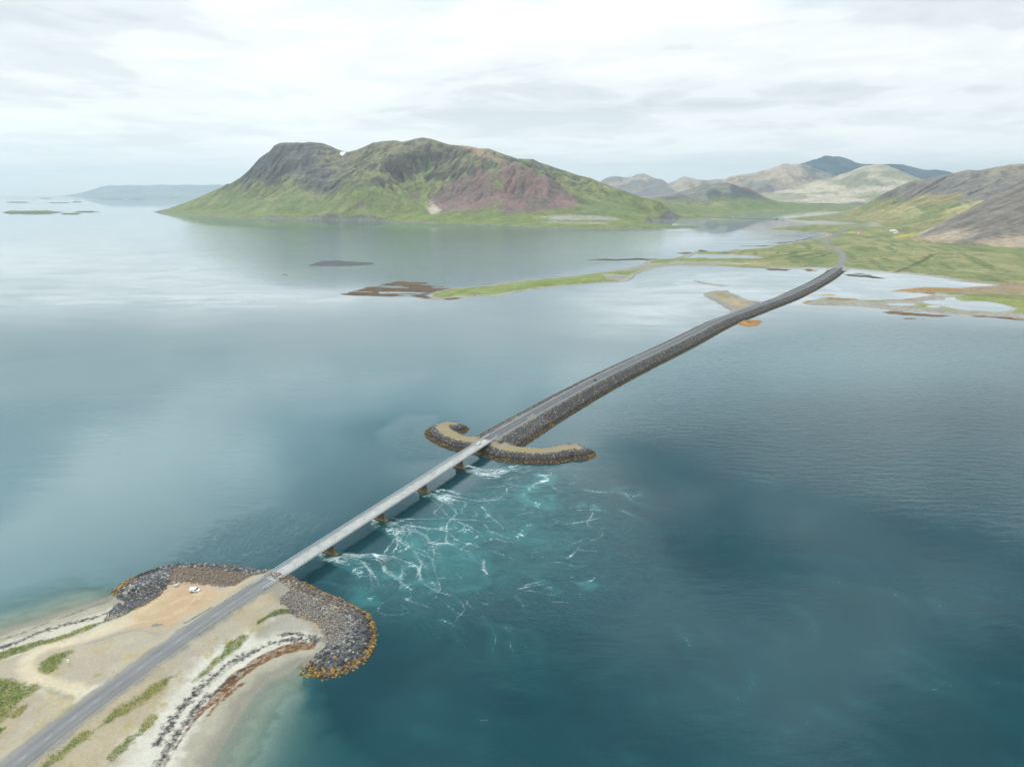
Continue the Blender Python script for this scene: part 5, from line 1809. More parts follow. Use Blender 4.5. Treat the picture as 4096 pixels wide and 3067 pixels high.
    def follow(x0, y0, a0, L, inten, curl):
        pts = []
        x_, y_ = x0, y0
        nst = int(L / 1.0)
        vx, vy = rg.uniform(0, 200), rg.uniform(0, 200)
        trn = np.cumsum(rg.normal(0, .05, nst))
        for k in range(nst):
            sft = min(1, k / 30.0)
            ax_ = np.array([x_ * .02]), np.array([y_ * .02])
            an_ = a0 + 3.4 * (float(vnoise(ax_[0], ax_[1], 320)[0]) - .5) * sft + 2.8 * (float(vnoise(ax_[0] * 3.1 + vx * .02, ax_[1] * 3.1, 321)[0]) - .5) * sft + trn[k]
            if curl and k > nst * .6:
                an_ += curl * (k - nst * .6)
            x_ += math.cos(an_)
            y_ += math.sin(an_)
            fade = (1 - k / nst) ** .5 * min(1, k / 4 + .4)
            pts.append((x_, y_, inten * fade))
        lines.append(np.array(pts))
    for sp_ in (40.5, 82.5, 125.5, 169.0):
        c0 = BR_A + BD * sp_
        for i in range(18):
            q0 = c0 + BN * rg.uniform(1.5, 6) + BD * rg.normal(0, 2.2)
            follow(q0[0], q0[1], base_a + rg.normal(0, .16), rg.uniform(20, 150), rg.uniform(.50, .92), 0)
    for i in range(90):
        q0 = BR_A + BD * rg.uniform(15, 185) + BN * rg.uniform(28, 120)
        follow(q0[0], q0[1], base_a + rg.normal(0, .6), rg.uniform(14, 55), rg.uniform(.42, .76), rg.choice([0, 0, .12, -.12, .22]))
    for i in range(120):
        q0 = BR_A + BD * rg.uniform(-60, 150) + BN * rg.uniform(90, 310)
        follow(q0[0], q0[1], base_a + rg.normal(0, .5), rg.uniform(14, 60), rg.uniform(.24, .42), rg.choice([0, 0, 0, .12, -.12]))
    lf = np.zeros_like(X)
    la_ = np.zeros_like(X)
    for ln in lines:
        d_ = np.repeat(ln, 2, 0)
        d_[1::2, :2] += .5 * np.diff(np.vstack([ln[:, :2], ln[-1:, :2]]), axis=0)
        for ox in np.arange(-1.4, 1.5, .7):
            for oy in np.arange(-1.4, 1.5, .7):
                wgt = math.exp(-(ox * ox + oy * oy) / .6)
                ii = np.clip(np.searchsorted(xs, d_[:, 0] + ox), 0, len(xs) - 1)
                jj = np.clip(np.searchsorted(ys, d_[:, 1] + oy), 0, len(ys) - 1)
                np.maximum.at(lf, (jj, ii), d_[:, 2] * wgt)
        for ox in np.arange(-5, 5.1, 1.0):
            for oy in np.arange(-5, 5.1, 1.0):
                wgt = math.exp(-(ox * ox + oy * oy) / 11.0)
                if wgt < .1:
                    continue
                ii = np.clip(np.searchsorted(xs, ln[:, 0] + ox), 0, len(xs) - 1)
                jj = np.clip(np.searchsorted(ys, ln[:, 1] + oy), 0, len(ys) - 1)
                np.maximum.at(la_, (jj, ii), ln[:, 2] ** 2 * wgt * .8)
    onland = (sdist(xn, yn, SHORE) > -2) | (far_height(xn, yn)[0] > -1)
    thr = np.where(onland, 0, lf[nearm])
    fo = np.maximum(fo * .85, thr * .92)
    ae = np.maximum(ae, np.where(onland, 0, la_[nearm]) * .85)
    # water drawn smooth just below the bridge, between the piers
    lat_ = (xn - BR_A[0]) * BN[0] + (yn - BR_A[1]) * BN[1]
    far_ = sst(17, 36, lat_ + (big - .5) * 14)
    zn, zc, zw = zn * far_, zc * far_, zw * far_
    wake = np.where(fo > .4, 1, 0)
    fo = np.where(wake > 0, fo, fo * far_)
    ae = np.maximum(ae * np.maximum(far_, .5 * wake), 0)
    # eddies upstream of the near shore, and behind the left hook
    up = G2([(700, 2240), (900, 2090), (1090, 2040), (1330, 2080), (1180, 2180), (1100, 2240), (1000, 2265), (850, 2248)])
    du = sdist(xn, yn, up)
    turb = np.maximum(zn, sst(-14, 10, du) * .7)
    up2 = G2(fz([(640, 250), (800, 140), (960, 130), (890, 230), (960, 330), (1000, 420), (820, 430), (680, 360)]))
    turb = np.maximum(turb, sst(-14, 10, sdist(xn, yn, up2)) * .6)
    thread = np.zeros_like(X)
    thread[nearm] = thr
    foam[nearm], aer[nearm] = fo, ae
    tb = np.zeros_like(X)
    tb[nearm] = turb
    # calm sheltered water: mirror smooth; elsewhere a light wind
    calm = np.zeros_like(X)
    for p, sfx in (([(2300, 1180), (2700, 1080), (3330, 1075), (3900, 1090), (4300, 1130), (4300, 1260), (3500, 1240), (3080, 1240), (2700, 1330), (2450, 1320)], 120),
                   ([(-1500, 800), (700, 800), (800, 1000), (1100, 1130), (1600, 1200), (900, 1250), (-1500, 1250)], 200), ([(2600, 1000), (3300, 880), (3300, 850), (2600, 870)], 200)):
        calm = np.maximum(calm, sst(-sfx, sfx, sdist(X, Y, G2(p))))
    wind = np.zeros_like(X)
    for p, sfx in (([(2900, 1350), (3500, 1300), (4300, 1330), (4400, 2100), (3300, 1900), (2500, 1700), (2300, 1620)], 60), ([(800, 905), (1500, 915), (2700, 925), (2500, 1040), (1950, 1105), (1500, 1140), (1050, 1130), (780, 1000)], 160)):
        wind = np.maximum(wind, sst(-sfx, sfx, sdist(X, Y, G2(p))))
    # silvery sky brightness put into the body colour towards the open side and far shore; deep below the rapids
    deepz = G2([(1050, 2400), (1500, 2250), (2000, 1900), (2500, 1750), (3200, 1650), (4500, 1600), (5200, 2600), (4500, 4200), (800, 4200), (750, 3200)])
    clear = 1 - .9 * sst(-190, 60, sdist(X, Y, deepz))
    m, t, b = mat_new('sea_water')

    def att(nm):
        return N(t, 'ShaderNodeAttribute', attribute_name=nm).outputs['Fac']
    geo = N(t, 'ShaderNodeNewGeometry')
    pos = geo.outputs['Position']

    def noise(scale, detail=4.0, rough=.55, dist=0.0, stretch=None, rot=0.0, off=(0, 0, 0)):
        mp = N(t, 'ShaderNodeMapping')
        mp.inputs['Rotation'].default_value = (0, 0, rot)
        mp.inputs['Scale'].default_value = stretch or (1, 1, 1)
        mp.inputs['Location'].default_value = off
        t.links.new(pos, mp.inputs[0])
        n = N(t, 'ShaderNodeTexNoise', i_Scale=scale, i_Detail=detail, i_Roughness=rough, i_Distortion=dist)
        t.links.new(mp.outputs[0], n.inputs['Vector'])
        return n.outputs['Fac']
    A_f, A_a, A_s, A_c, A_w, A_t, A_u = (att(k) for k in ('foam', 'aerated', 'shallow', 'calm', 'wind', 'turbulent', 'clear'))
    # foam: bright threads on folded ridges
    def ridges(nz, sharp):
        r = math_n(t, 'ABSOLUTE', math_n(t, 'SUBTRACT', nz, .5))
        return math_n(t, 'SUBTRACT', 1.0, math_n(t, 'MULTIPLY', r, sharp), True)
    FR_ = .47
    fa = ridges(noise(.050, 1.3, .5, 1.7, stretch=(.62, 1.25, 1), rot=FR_), 17.0)
    fb = ridges(noise(.105, 1.6, .5, 1.7, off=(31, 7, 0), stretch=(.62, 1.2, 1), rot=FR_), 14.0)
    fd_ = ridges(noise(.26, 2.0, .5, 1.3, off=(3, 17, 0)), 9.0)
    brk = ramp_n(t, noise(.075, 4, .6, .8, off=(8, 3, 0)), [(.40, .25), (.60, 1.0)])
    fc = noise(1.0, 4, .65, .6)
    th = math_n(t, 'MAXIMUM', fa, math_n(t, 'MULTIPLY', fb, .88))
    th = math_n(t, 'MAXIMUM', th, math_n(t, 'MULTIPLY', fd_, .62))
    lump = math_n(t, 'ADD', math_n(t, 'MULTIPLY', fc, .34), math_n(t, 'MULTIPLY', math_n(t, 'MULTIPLY', th, brk), .72))
    fm = math_n(t, 'ADD', math_n(t, 'ADD', math_n(t, 'MULTIPLY', A_f, .72), math_n(t, 'MULTIPLY', math_n(t, 'MULTIPLY', A_f, A_f), .20)), math_n(t, 'SUBTRACT', lump, 1.0))
    foamv = ramp_n(t, fm, [(0.0, 0.0), (0.20, .34), (0.60, .82)])
    foamv = math_n(t, 'MULTIPLY', foamv, ramp_n(t, A_f, [(.02, 0.0), (.10, 1.0)]))
    A_l = att('thread')
    tl = ramp_n(t, math_n(t, 'MULTIPLY', A_l, math_n(t, 'ADD', math_n(t, 'MULTIPLY', fc, 1.15), math_n(t, 'MULTIPLY', brk, .55))), [(.38, 0.0), (.70, .17), (1.15, .50)])
    foamv = math_n(t, 'MAXIMUM', foamv, tl)
    # body colour of the water: deep, stirred with air, or over sand
    bodyn = noise(.02, 5, .55, .5)
    deep = mix_n(t, ramp_n(t, bodyn, [(.35, 0.0), (.65, 1.0)]), (0.0, 0.017, 0.024), (0.0003, 0.026, 0.034))
    deep = mix_n(t, A_u, deep, (0.052, 0.110, 0.125))  # paler body stands in for sky reflected on the open side
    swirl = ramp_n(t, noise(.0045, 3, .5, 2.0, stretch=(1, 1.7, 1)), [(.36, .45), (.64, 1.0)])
    deep = mix_n(t, math_n(t, 'MULTIPLY', A_c, swirl), deep, (.31, .345, .35))  # calm patches: bright sky reflection and pale flats put into the body colour
    an = noise(.06, 5, .6, 1.2)
    aerf = math_n(t, 'MULTIPLY', A_a, math_n(t, 'ADD', math_n(t, 'MULTIPLY', an, 1.5), .2), True)
    body = mix_n(t, aerf, deep, (0.030, 0.140, 0.138))
    sh = ramp_n(t, math_n(t, 'DIVIDE', math_n(t, 'ADD', A_s, math_n(t, 'MULTIPLY', math_n(t, 'SUBTRACT', noise(.08, 4), .5), 9.0)), 60.0), [(0.03, 1.0), (.25, .55), (.6, .16), (1.0, 0.0)])
    body = mix_n(t, sh, body, (0.06, 0.16, 0.145))
    t.links.new(body, b.inputs['Base Color'])
    b.inputs['IOR'].default_value = 1.34
    b.inputs['Specular Tint'].default_value = (.30, .85, 1.0, 1)
    # roughness and waves
    patch = ramp_n(t, noise(.0035, 5, .6, .8, stretch=(1, 2.2, 1), rot=.25), [(.42, .25), (.60, 1.0)])
    rip = math_n(t, 'MULTIPLY', patch, math_n(t, 'SUBTRACT', 1.0, math_n(t, 'MULTIPLY', A_c, .85)))
    rip = math_n(t, 'MAXIMUM', rip, A_t)
    t.links.new(math_n(t, 'ADD', math_n(t, 'MULTIPLY', rip, .06), .02), b.inputs['Roughness'])
    w1 = noise(.55, 3, .5, .3, stretch=(.6, 1.5, 1), rot=-.5)
    w2 = noise(.13, 3, .5, .4, stretch=(.5, 1.6, 1), rot=-.62)
    w3 = noise(.16, 5, .6, 2.0)
    h1 = math_n(t, 'MULTIPLY', math_n(t, 'ADD', math_n(t, 'MULTIPLY', w1, .03), math_n(t, 'MULTIPLY', w2, .11)), math_n(t, 'ADD', math_n(t, 'MULTIPLY', rip, .9), .05))
    h2 = math_n(t, 'MULTIPLY', w3, math_n(t, 'MULTIPLY', A_t, .75))
    h3 = math_n(t, 'MULTIPLY', foamv, .10)
    hh = math_n(t, 'ADD', math_n(t, 'ADD', h1, h2), h3)
    h4 = math_n(t, 'MULTIPLY', math_n(t, 'ADD', math_n(t, 'MULTIPLY', w1, .14), math_n(t, 'MULTIPLY', w2, .50)), A_w)
    hh = math_n(t, 'ADD', hh, h4)
    bp = N(t, 'ShaderNodeBump', i_Strength=1.0, i_Distance=1.0)
    t.links.new(hh, bp.inputs['Height'])
    t.links.new(bp.outputs[0], b.inputs['Normal'])
    fd = N(t, 'ShaderNodeBsdfDiffuse')
    fd.inputs[0].default_value = (.80, .87, .86, 1)
    mx = N(t, 'ShaderNodeMixShader')
    t.links.new(foamv, mx.inputs[0])
    t.links.new(b.outputs[0], mx.inputs[1])
    t.links.new(fd.outputs[0], mx.inputs[2])
    # over the beach the bottom shows through
    tr = N(t, 'ShaderNodeBsdfTransparent')
    tr.inputs[0].default_value = (.90, .97, .965, 1)
    tf = ramp_n(t, math_n(t, 'DIVIDE', A_s, 60.0), [(0.0, .99), (.06, .90), (.18, .60), (.38, .22), (.62, 0.0)])
    mx2 = N(t, 'ShaderNodeMixShader')
    t.links.new(tf, mx2.inputs[0])
    t.links.new(mx.outputs[0], mx2.inputs[1])
    t.links.new(tr.outputs[0], mx2.inputs[2])
    out = t.nodes['Material Output']
    t.links.new(mx2.outputs[0], out.inputs['Surface'])
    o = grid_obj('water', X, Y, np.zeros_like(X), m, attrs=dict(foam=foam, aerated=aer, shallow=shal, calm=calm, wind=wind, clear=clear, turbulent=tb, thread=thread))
    tag(o, 'calm teal and silver fjord water with white tidal races below the bridge', None, None, 'structure')


water()

# ------------------------------------------------------------------ ROADS
NRs = np.concatenate([[0], np.cumsum(np.linalg.norm(np.diff(NR, axis=0), axis=1))])


def nr_z(s):
    return np.interp(s, NRs, NRz)


lanes = np.linspace(-3.7, 3.7, 17)
road = ribbon('road', NR, NRs, 0, NRs[-1], 2.0, lanes, lambda o, s: nr_z(s) + .05 - abs(o) * .012, M['asphalt'], lane=True)
tag(road, 'grey asphalt road running over the headland to the bridge', None, None, 'structure')
road2 = ribbon('road', CW, CWs, 0, CW_LEN, 4.0, lanes, lambda o, s: cw_z(s) + .05 - abs(o) * .012, M['asphalt_dark'], lane=True)
tag(road2, 'dark asphalt road on top of the long causeway', None, None, 'structure')


def fr_z(s):
    x, y, _, _ = along(FR, FRs, s, 0)
    g = np.where(y < 2400, low_h(x, y), np.maximum(flow_h(x, y), 5))
    g = np.maximum(g, 5.0)
    k = np.ones(9) / 9
    return np.convolve(np.pad(g, 4, mode='edge'), k, 'valid') + .5


road3 = ribbon('road', FR, FRs, 0, FRs[-1], 8.0, np.linspace(-4.2, 4.2, 9), lambda o, s: fr_z(s) - abs(o) * .012, M['asphalt'], lane=True)
tag(road3, 'winding grey road across the green fields to the farms', None, None, 'structure')

dash = MB().box(-1.5, 1.5, -.055, .055, 0, .004).mesh('lane_marking', M['paint'])
p0 = G(148, 2982, 6.2)
s = 3.0
dstep = 9.0
while s < NRs[-1] - 3:
    x, y, dx, dy = along(NR, NRs, s, 0)
    new_obj('lane_marking', dash, road, (float(x), float(y), float(nr_z(s)) + .056), (0, 0, math.atan2(dy, dx)))
    s += dstep
s = 12.0
while s < 420:
    x, y, dx, dy = along(CW, CWs, s, 0)
    new_obj('lane_marking', dash, road2, (float(x), float(y), float(cw_z(s)) + .056), (0, 0, math.atan2(dy, dx)))
    s += 12


# ------------------------------------------------------------------ GUARD RAILS
def guardrail(label, line, S, s0, s1, off, zf, group='guard rails beside the road', post_step=4.0, own_posts=True):
    sgn = 1 if off > 0 else -1
    x, y, _, _ = along(line, S, s0, off)
    root = empty('guardrail', (float(x), float(y), 0))
    tag(root, label, 'guard rail', group)
    prof = [(0, .50), (.03, .56), (0, .62), (.03, .70), (0, .76), (-.05, .76), (-.05, .50)]
    rings = []
    n = max(2, int((s1 - s0) / 4))
    for s_ in np.linspace(s0, s1, n + 1):
        ring = []
        for a, z_ in prof:
            px_, py_, _, _ = along(line, S, s_, off - sgn * a)
            ring.append((float(px_) - root.location.x, float(py_) - root.location.y, float(zf(s_)) + z_))
        rings.append(ring)
    MB().loft(rings).build('rail', M['galv'], root)
    pm = MB().box(-.06, .06, -.08, .08, -.4, .74).mesh('post', M['galvdark'])
    far = MB()
    k = 0
    for s_ in np.arange(s0 + 1, s1, post_step):
        px_, py_, dx, dy = along(line, S, s_, off + sgn * .14)
        q = (float(px_) - root.location.x, float(py_) - root.location.y, float(zf(s_)))
        if own_posts and k < 60:
            new_obj('post', pm, root, q, (0, 0, math.atan2(dy, dx)))
        else:
            far.box(-.06, .06, -.08, .08, -.4, .74, Matrix.Translation(q) @ Matrix.Rotation(math.atan2(float(dy), float(dx)), 4, 'Z'))
        k += 1
    if far.v:
        far.build('post', M['galvdark'], root)['kind'] = 'stuff'
    return root


sL = float(NRs[np.argmin(np.hypot(*(NR - np.array(G(738, 2520, 6.4)[:2])).T))])
sR = float(NRs[np.argmin(np.hypot(*(NR - np.array(G(785, 2545, 6.4)[:2])).T))])
guardrail('steel guard rail on the parking side of the near road', NR, NRs, sL, NRs[-1] - 6, -4.3, nr_z)
guardrail('steel guard rail on the beach side of the near road', NR, NRs, sR, NRs[-1] - 6, 4.3, nr_z)
guardrail('long steel guard rail on the open fjord side of the causeway', CW, CWs, 7, CW_LEN - 60, -4.5, cw_z)
guardrail('long steel guard rail on the rippled water side of the causeway', CW, CWs, 7, CW_LEN - 60, 4.5, cw_z)


# ------------------------------------------------------------------ BRIDGE (local x along the axis)
bridge = empty('bridge', (*BR_A, 0), math.atan2(BD[1], BD[0]))
tag(bridge, 'pale concrete road bridge on four wall piers across the tidal channel', 'bridge')
PIERS = [40.5, 82.5, 125.5, 169.0]
L0, L1 = -1.0, BR_L + 1.0
HW = 3.45
# local +y is to the left of the axis
deck = MB().loft([[(x, -HW, DECK_Z - .38), (x, -HW, DECK_Z - .12), (x, -HW + .02, DECK_Z - .10), (x, 0, DECK_Z - .02), (x, HW - .02, DECK_Z - .10), (x, HW, DECK_Z - .12), (x, HW, DECK_Z - .38)] for x in np.linspace(L0, L1, 40)]).build('deck', M['deck'], bridge)
for sgn in (-1, 1):
    MB().box(L0 - 7, L1 + 7, sgn * (HW + .30) - .31, sgn * (HW + .30) + .31, DECK_Z - .55, DECK_Z + .16).build('edge_beam', M['concrete'], bridge, .03)
for yb in (-1.75, 1.75):
    gb = MB()
    gb.loft([[(x, yb - .55, DECK_Z - 1.75), (x, yb - .7, DECK_Z - .39), (x, yb + .7, DECK_Z - .39), (x, yb + .55, DECK_Z - 1.75)] for x in (L0 + .5, BR_L / 2, L1 - .5)])
    gb.build('girder', M['old_concrete'], bridge)
for xp in PIERS:
    pr = empty('pier', (xp, 0, 0))
    pr.parent = bridge

    def ring(hx, hy, z_):
        return [(-hx, -hy, z_), (hx, -hy, z_), (hx * 1.0, hy, z_), (-hx, hy, z_)]
    MB().loft([[(-.55, -3.0, 1.2), (0, -3.4, 1.2), (.55, -3.0, 1.2), (.55, 3.0, 1.2), (0, 3.4, 1.2), (-.55, 3.0, 1.2)], [(-.5, -2.6, DECK_Z - 1.76), (0, -2.8, DECK_Z - 1.76), (.5, -2.6, DECK_Z - 1.76), (.5, 2.6, DECK_Z - 1.76), (0, 2.8, DECK_Z - 1.76), (-.5, 2.6, DECK_Z - 1.76)]]).build('pier_wall', M['pier'], pr)
    MB().loft([[(-1.5, -4.4, -3), (0, -5.4, -3), (1.5, -4.4, -3), (1.5, 4.4, -3), (0, 5.4, -3), (-1.5, 4.4, -3)], [(-1.3, -4.0, .75), (0, -4.8, .75), (1.3, -4.0, .75), (1.3, 4.0, .75), (0, 4.8, .75), (-1.3, 4.0, .75)],
               [(-.7, -3.2, 1.2), (0, -3.7, 1.2), (.7, -3.2, 1.2), (.7, 3.2, 1.2), (0, 3.7, 1.2), (-.7, 3.2, 1.2)]]).build('pier_foot', M['pierweed'], pr)
for xa, dr_ in ((L0, -1), (L1, 1)):
    ab = MB()
    ab.box(min(xa, xa + dr_ * 1.4), max(xa, xa + dr_ * 1.4), -3.9, 3.9, 1.5, DECK_Z - .56)
    for sgn in (-1, 1):
        a, b_ = xa + dr_ * 1.4, xa + dr_ * 7.0
        ab.add([(a, sgn * 3.9, 1.5), (a, sgn * 3.5, 1.5), (a, sgn * 3.5, DECK_Z - .56), (a, sgn * 3.9, DECK_Z - .56), (b_, sgn * 3.9, 4.6), (b_, sgn * 3.5, 4.6), (b_, sgn * 3.5, DECK_Z - .56), (b_, sgn * 3.9, DECK_Z - .56)],
               [(0, 1, 2, 3), (7, 6, 5, 4), (0, 4, 5, 1), (1, 5, 6, 2), (2, 6, 7, 3), (3, 7, 4, 0)])
    ab.build('abutment', M['concrete'], bridge)
for xj in [L0 + .2] + PIERS + [L1 - .2]:
    for dx in ((-.0,) if xj in (L0 + .2, L1 - .2) else (-1.6, 1.6)):
        for sgn in (-1, 1):
            MB().box(xj + dx - .06, xj + dx + .06, min(sgn * .5, sgn * 2.3), max(sgn * .5, sgn * 2.3), DECK_Z - .10, DECK_Z + .004).build('expansion_joint', M['paint'], bridge)
# a few short worn centre marks
for xm in np.arange(6, BR_L - 4, 12.0):
    MB().box(xm, xm + 2.2, -.07, .07, DECK_Z - .05, DECK_Z - .012).build('lane_marking', M['paint'], bridge)
for sgn in (-1, 1):
    rl = empty('railing', (0, sgn * (HW + .30), DECK_Z + .16))
    rl.parent = bridge
    pm = MB().box(-.06, .06, -.07, .07, 0, .98).mesh('railing_post', M['galvdark'])
    for xq in np.arange(L0 - 6.5, L1 + 6.6, 2.0):
        new_obj('railing_post', pm, rl, (float(xq), 0, 0))
    MB().box(L0 - 7, L1 + 7, -.08, .08, .98, 1.10).build('top_rail', M['galv'], rl)
    MB().box(L0 - 7, L1 + 7, -.03, .03, .50, .62).build('middle_rail', M['galv'], rl)


# ------------------------------------------------------------------ VEHICLES
def vehicle(name, label, cat, st, w_, glass, paint, wb, wr, group=None):
    """st: stations (x, zb, zbelt, ztop, top half width); glass: dict of windows"""
    root = empty(name)
    tag(root, label, cat, group)
    rings = []
    for x, zb, zm, zt, wt_ in st:
        e = .04 if x in (st[0][0], st[-1][0]) else 0.0
        rings.append([(x, -w_ * .86, zb), (x, -w_ + e, zb + .14), (x, -w_ + e, zm), (x, -wt_ - .02, zt - .05), (x, -wt_ + .08, zt), (x, wt_ - .08, zt), (x, wt_ + .02, zt - .05), (x, w_ - e, zm), (x, w_ - e, zb + .14), (x, w_ * .86, zb)])
    MB().loft(rings).build('body', paint, root)
    xs_ = [q[0] for q in st]

    def at(x, k):
        return float(np.interp(x, xs_, [q[k] for q in st]))

    def side(x, t, sgn, o=.018):
        zm, zt, wt_ = at(x, 2), at(x, 3) - .05, at(x, 4) + .02
        return (x, sgn * (w_ + (wt_ - w_) * t + o), zm + (zt - zm) * t)
    for (xa, xb, ta, tb_) in glass['side']:
        for sgn in (-1, 1):
            MB().add([side(xa[0], ta, sgn), side(xb[0], ta, sgn), side(xb[1], tb_, sgn), side(xa[1], tb_, sgn)], [(0, 1, 2, 3)]).build('side_window', M['glass'], root)
    for nm, (xa, xb, fw) in glass['ends'].items():
        za_, zb_ = at(xa, 3), at(xb, 3)
        o = .02 if xb > xa else -.02
        MB().add([(xa + o, -at(xa, 4) * fw, za_ + .015), (xb + o, -at(xb, 4) * fw, zb_ + .015), (xb + o, at(xb, 4) * fw, zb_ + .015), (xa + o, at(xa, 4) * fw, za_ + .015)], [(0, 1, 2, 3)]).build(nm, M['glass'], root)
    for xw in wb:
        for sgn in (-1, 1):
            wh = empty('wheel', (xw, sgn * (w_ - .10), wr))
            wh.parent = root
            MB().tube((0, -.11, 0), (0, .11, 0), wr, 16).build('tyre', M['rubber'], wh)
            MB().tube((0, sgn * .09, 0), (0, sgn * .125, 0), wr * .62, 12).build('rim', M['rim'], wh)
            MB().tube((xw, sgn * (w_ - .24), wr), (xw, sgn * (w_ + .004), wr), wr * 1.16, 16).build('wheel_arch', M['plastic'], root)
    xf, xr = xs_[-1], xs_[0]
    MB().box(xf - .12, xf + .05, -w_ * .92, w_ * .92, .28, .52).build('bumper', M['plastic'], root, .03)
    MB().box(xr - .05, xr + .12, -w_ * .92, w_ * .92, .30, .52).build('bumper', M['plastic'], root, .03)
    for sgn in (-1, 1):
        MB().box(xf - .22, xf + .02, sgn * w_ * .72 - .16, sgn * w_ * .72 + .16, .62, .78).build('headlight', M['lamp'], root, .02)
        MB().box(xr - .02, xr + .08, sgn * (w_ - .14) - .08, sgn * (w_ - .14) + .08, .80, 1.10).build('tail_light', M['redlens'], root, .01)
        mx_ = glass['mirror']
        MB().box(mx_ - .10, mx_ + .06, sgn * (w_ + .02), sgn * (w_ + .20), at(mx_, 2) + .02, at(mx_, 2) + .18).build('wing_mirror', M['plastic'], root, .02)
    return root


van = vehicle('van', 'white panel van parked on the tan gravel by the picnic table', 'van',
              [(-2.18, .36, .98, 1.68, .72), (-2.08, .26, 1.0, 1.80, .78), (0.2, .24, 1.0, 1.83, .79), (.72, .24, 1.0, 1.77, .76), (1.38, .24, .99, 1.14, .74), (1.9, .26, .86, 1.0, .70), (2.16, .30, .66, .78, .62)], .89,
              dict(side=[((.15, .15), (1.25, .78), .06, .86)], ends={'windscreen': (.74, 1.36, .9)}, mirror=1.05), M['white'], (-1.35, 1.38), .31)
wf, wr_ = hit(788, 2369, near_h), hit(762, 2372, near_h)
hd = math.atan2(wf[1] - wr_[1], wf[0] - wr_[0])
vc = hit(776, 2368, near_h)
van.location = (vc[0] + .2, vc[1] + .7, float(near_h(*vc)) + .02)
van.rotation_euler = (0, 0, hd)
MB().box(-2.24, -2.19, -.02, .02, .5, 1.6).build('rear_door_seam', M['plastic'], van)
for sgn in (-1, 1):
    MB().box(-1.9, .05, sgn * .895 - .008, sgn * .895 + .008, .70, .76).build('side_moulding', M['plastic'], van)

ST_CAR = [(-2.05, .34, .72, .92, .62), (-1.95, .24, .84, 1.02, .64), (-1.45, .22, .90, 1.40, .58), (-.5, .20, .90, 1.48, .58), (.15, .20, .90, 1.45, .57), (.95, .20, .90, .98, .66), (1.7, .22, .74, .84, .62), (2.02, .30, .58, .66, .55)]
GL_CAR = dict(side=[((-1.35, -1.2), (-.42, -.42), .08, .84), ((-.34, -.34), (.78, .18), .08, .84)], ends={'windscreen': (.17, .93, .92), 'rear_window': (-1.47, -1.93, .92)}, mirror=.62)
car = vehicle('car', 'white hatchback driving onto the pale bridge deck at its far end', 'car', ST_CAR, .86, GL_CAR, M['white'], (-1.25, 1.3), .31, 'cars on the road')
cp = np.array(G(1913, 1776, DECK_Z)[:2])
ss_ = (cp - BR_A) @ BD
cpos = BR_A + BD * ss_ - BN * 1.25
car.location = (*cpos, DECK_Z - .06)
car.rotation_euler = (0, 0, math.atan2(-BD[1], -BD[0]))
car2 = vehicle('car', 'black car driving along the dark causeway road', 'car', ST_CAR, .86, GL_CAR, M['black'], (-1.25, 1.3), .31, 'cars on the road')
cp = np.array(G(2381, 1521, 6.8)[:2])
si = float(CWs[np.argmin(np.hypot(*(CW - cp).T))])
best = min(np.linspace(si - 30, si + 30, 241), key=lambda q: (along(CW, CWs, q)[0] - cp[0]) ** 2 + (along(CW, CWs, q)[1] - cp[1]) ** 2)
x, y, dx, dy = along(CW, CWs, best, 1.4)
car2.location = (float(x), float(y), float(cw_z(best)) + .05)
car2.rotation_euler = (0, 0, math.atan2(dy, dx))


# ------------------------------------------------------------------ SMALL THINGS ON THE HEADLAND
def on_ground(px, py):
    p = hit(px, py, near_h)
    return (float(p[0]), float(p[1]), float(near_h(*p)))


# picnic table
pt = empty('picnic_table', on_ground(707, 2342), math.radians(62))
tag(pt, 'pale wooden picnic table with two benches near the stones', 'picnic table')
for k in range(5):
    MB().box(-1.0, 1.0, -.40 + k * .163, -.40 + k * .163 + .148, .72, .765).build('plank', M['wood'], pt)
for sgn in (-1, 1):
    for k in range(2):
        y0 = sgn * .76 - .15 + k * .155
        MB().box(-1.0, 1.0, y0, y0 + .145, .42, .462).build('seat_plank', M['wood'], pt)
for xx in (-.7, .7):
    for sgn in (-1, 1):
        M4 = Matrix.Translation((xx, sgn * .42, .36)) @ Matrix.Rotation(sgn * .55, 4, 'X')
        MB().box(-.05, .05, -.05, .05, -.42, .42, M4).build('leg', M['wood'], pt)
    MB().box(xx + .052, xx + .10, -.92, .92, .34, .418).build('crossbar', M['wood'], pt)

# weather mast
wm = empty('weather_mast', on_ground(274, 2652))
tag(wm, 'slender weather mast with a white cabinet beside the grass oval', 'weather mast')
MB().tube((0, 0, 0), (0, 0, 10.0), .055, 8, .03).build('pole', M['galv'], wm)
MB().box(-.30, .30, -.22, .22, .4, 1.7).build('cabinet', M['white'], wm, .02)
MB().box(-.36, .36, -.28, .28, 1.705, 1.76).build('cabinet_roof', M['white'], wm)
MB().tube((-.7, 0, 9.5), (.7, 0, 9.5), .03, 6).build('crossarm', M['dark'], wm)
for sgn in (-1, 1):
    MB().tube((sgn * .65, 0, 9.53), (sgn * .65, 0, 10.0), .02, 6).tube((sgn * .65 - .16, 0, 10.0), (sgn * .65 + .16, 0, 10.05), .07, 6).build('sensor', M['dark'], wm)
MB().box(-.24, .24, .08, .13, 1.9, 2.35).build('solar_panel', M['glass'], wm)
for a in (0.5, 2.6, 4.7):
    MB().tube((0, 0, 7.2), (math.cos(a) * 4.2, math.sin(a) * 4.2, .0), .012, 4).build('guy_wire', M['galv'], wm)


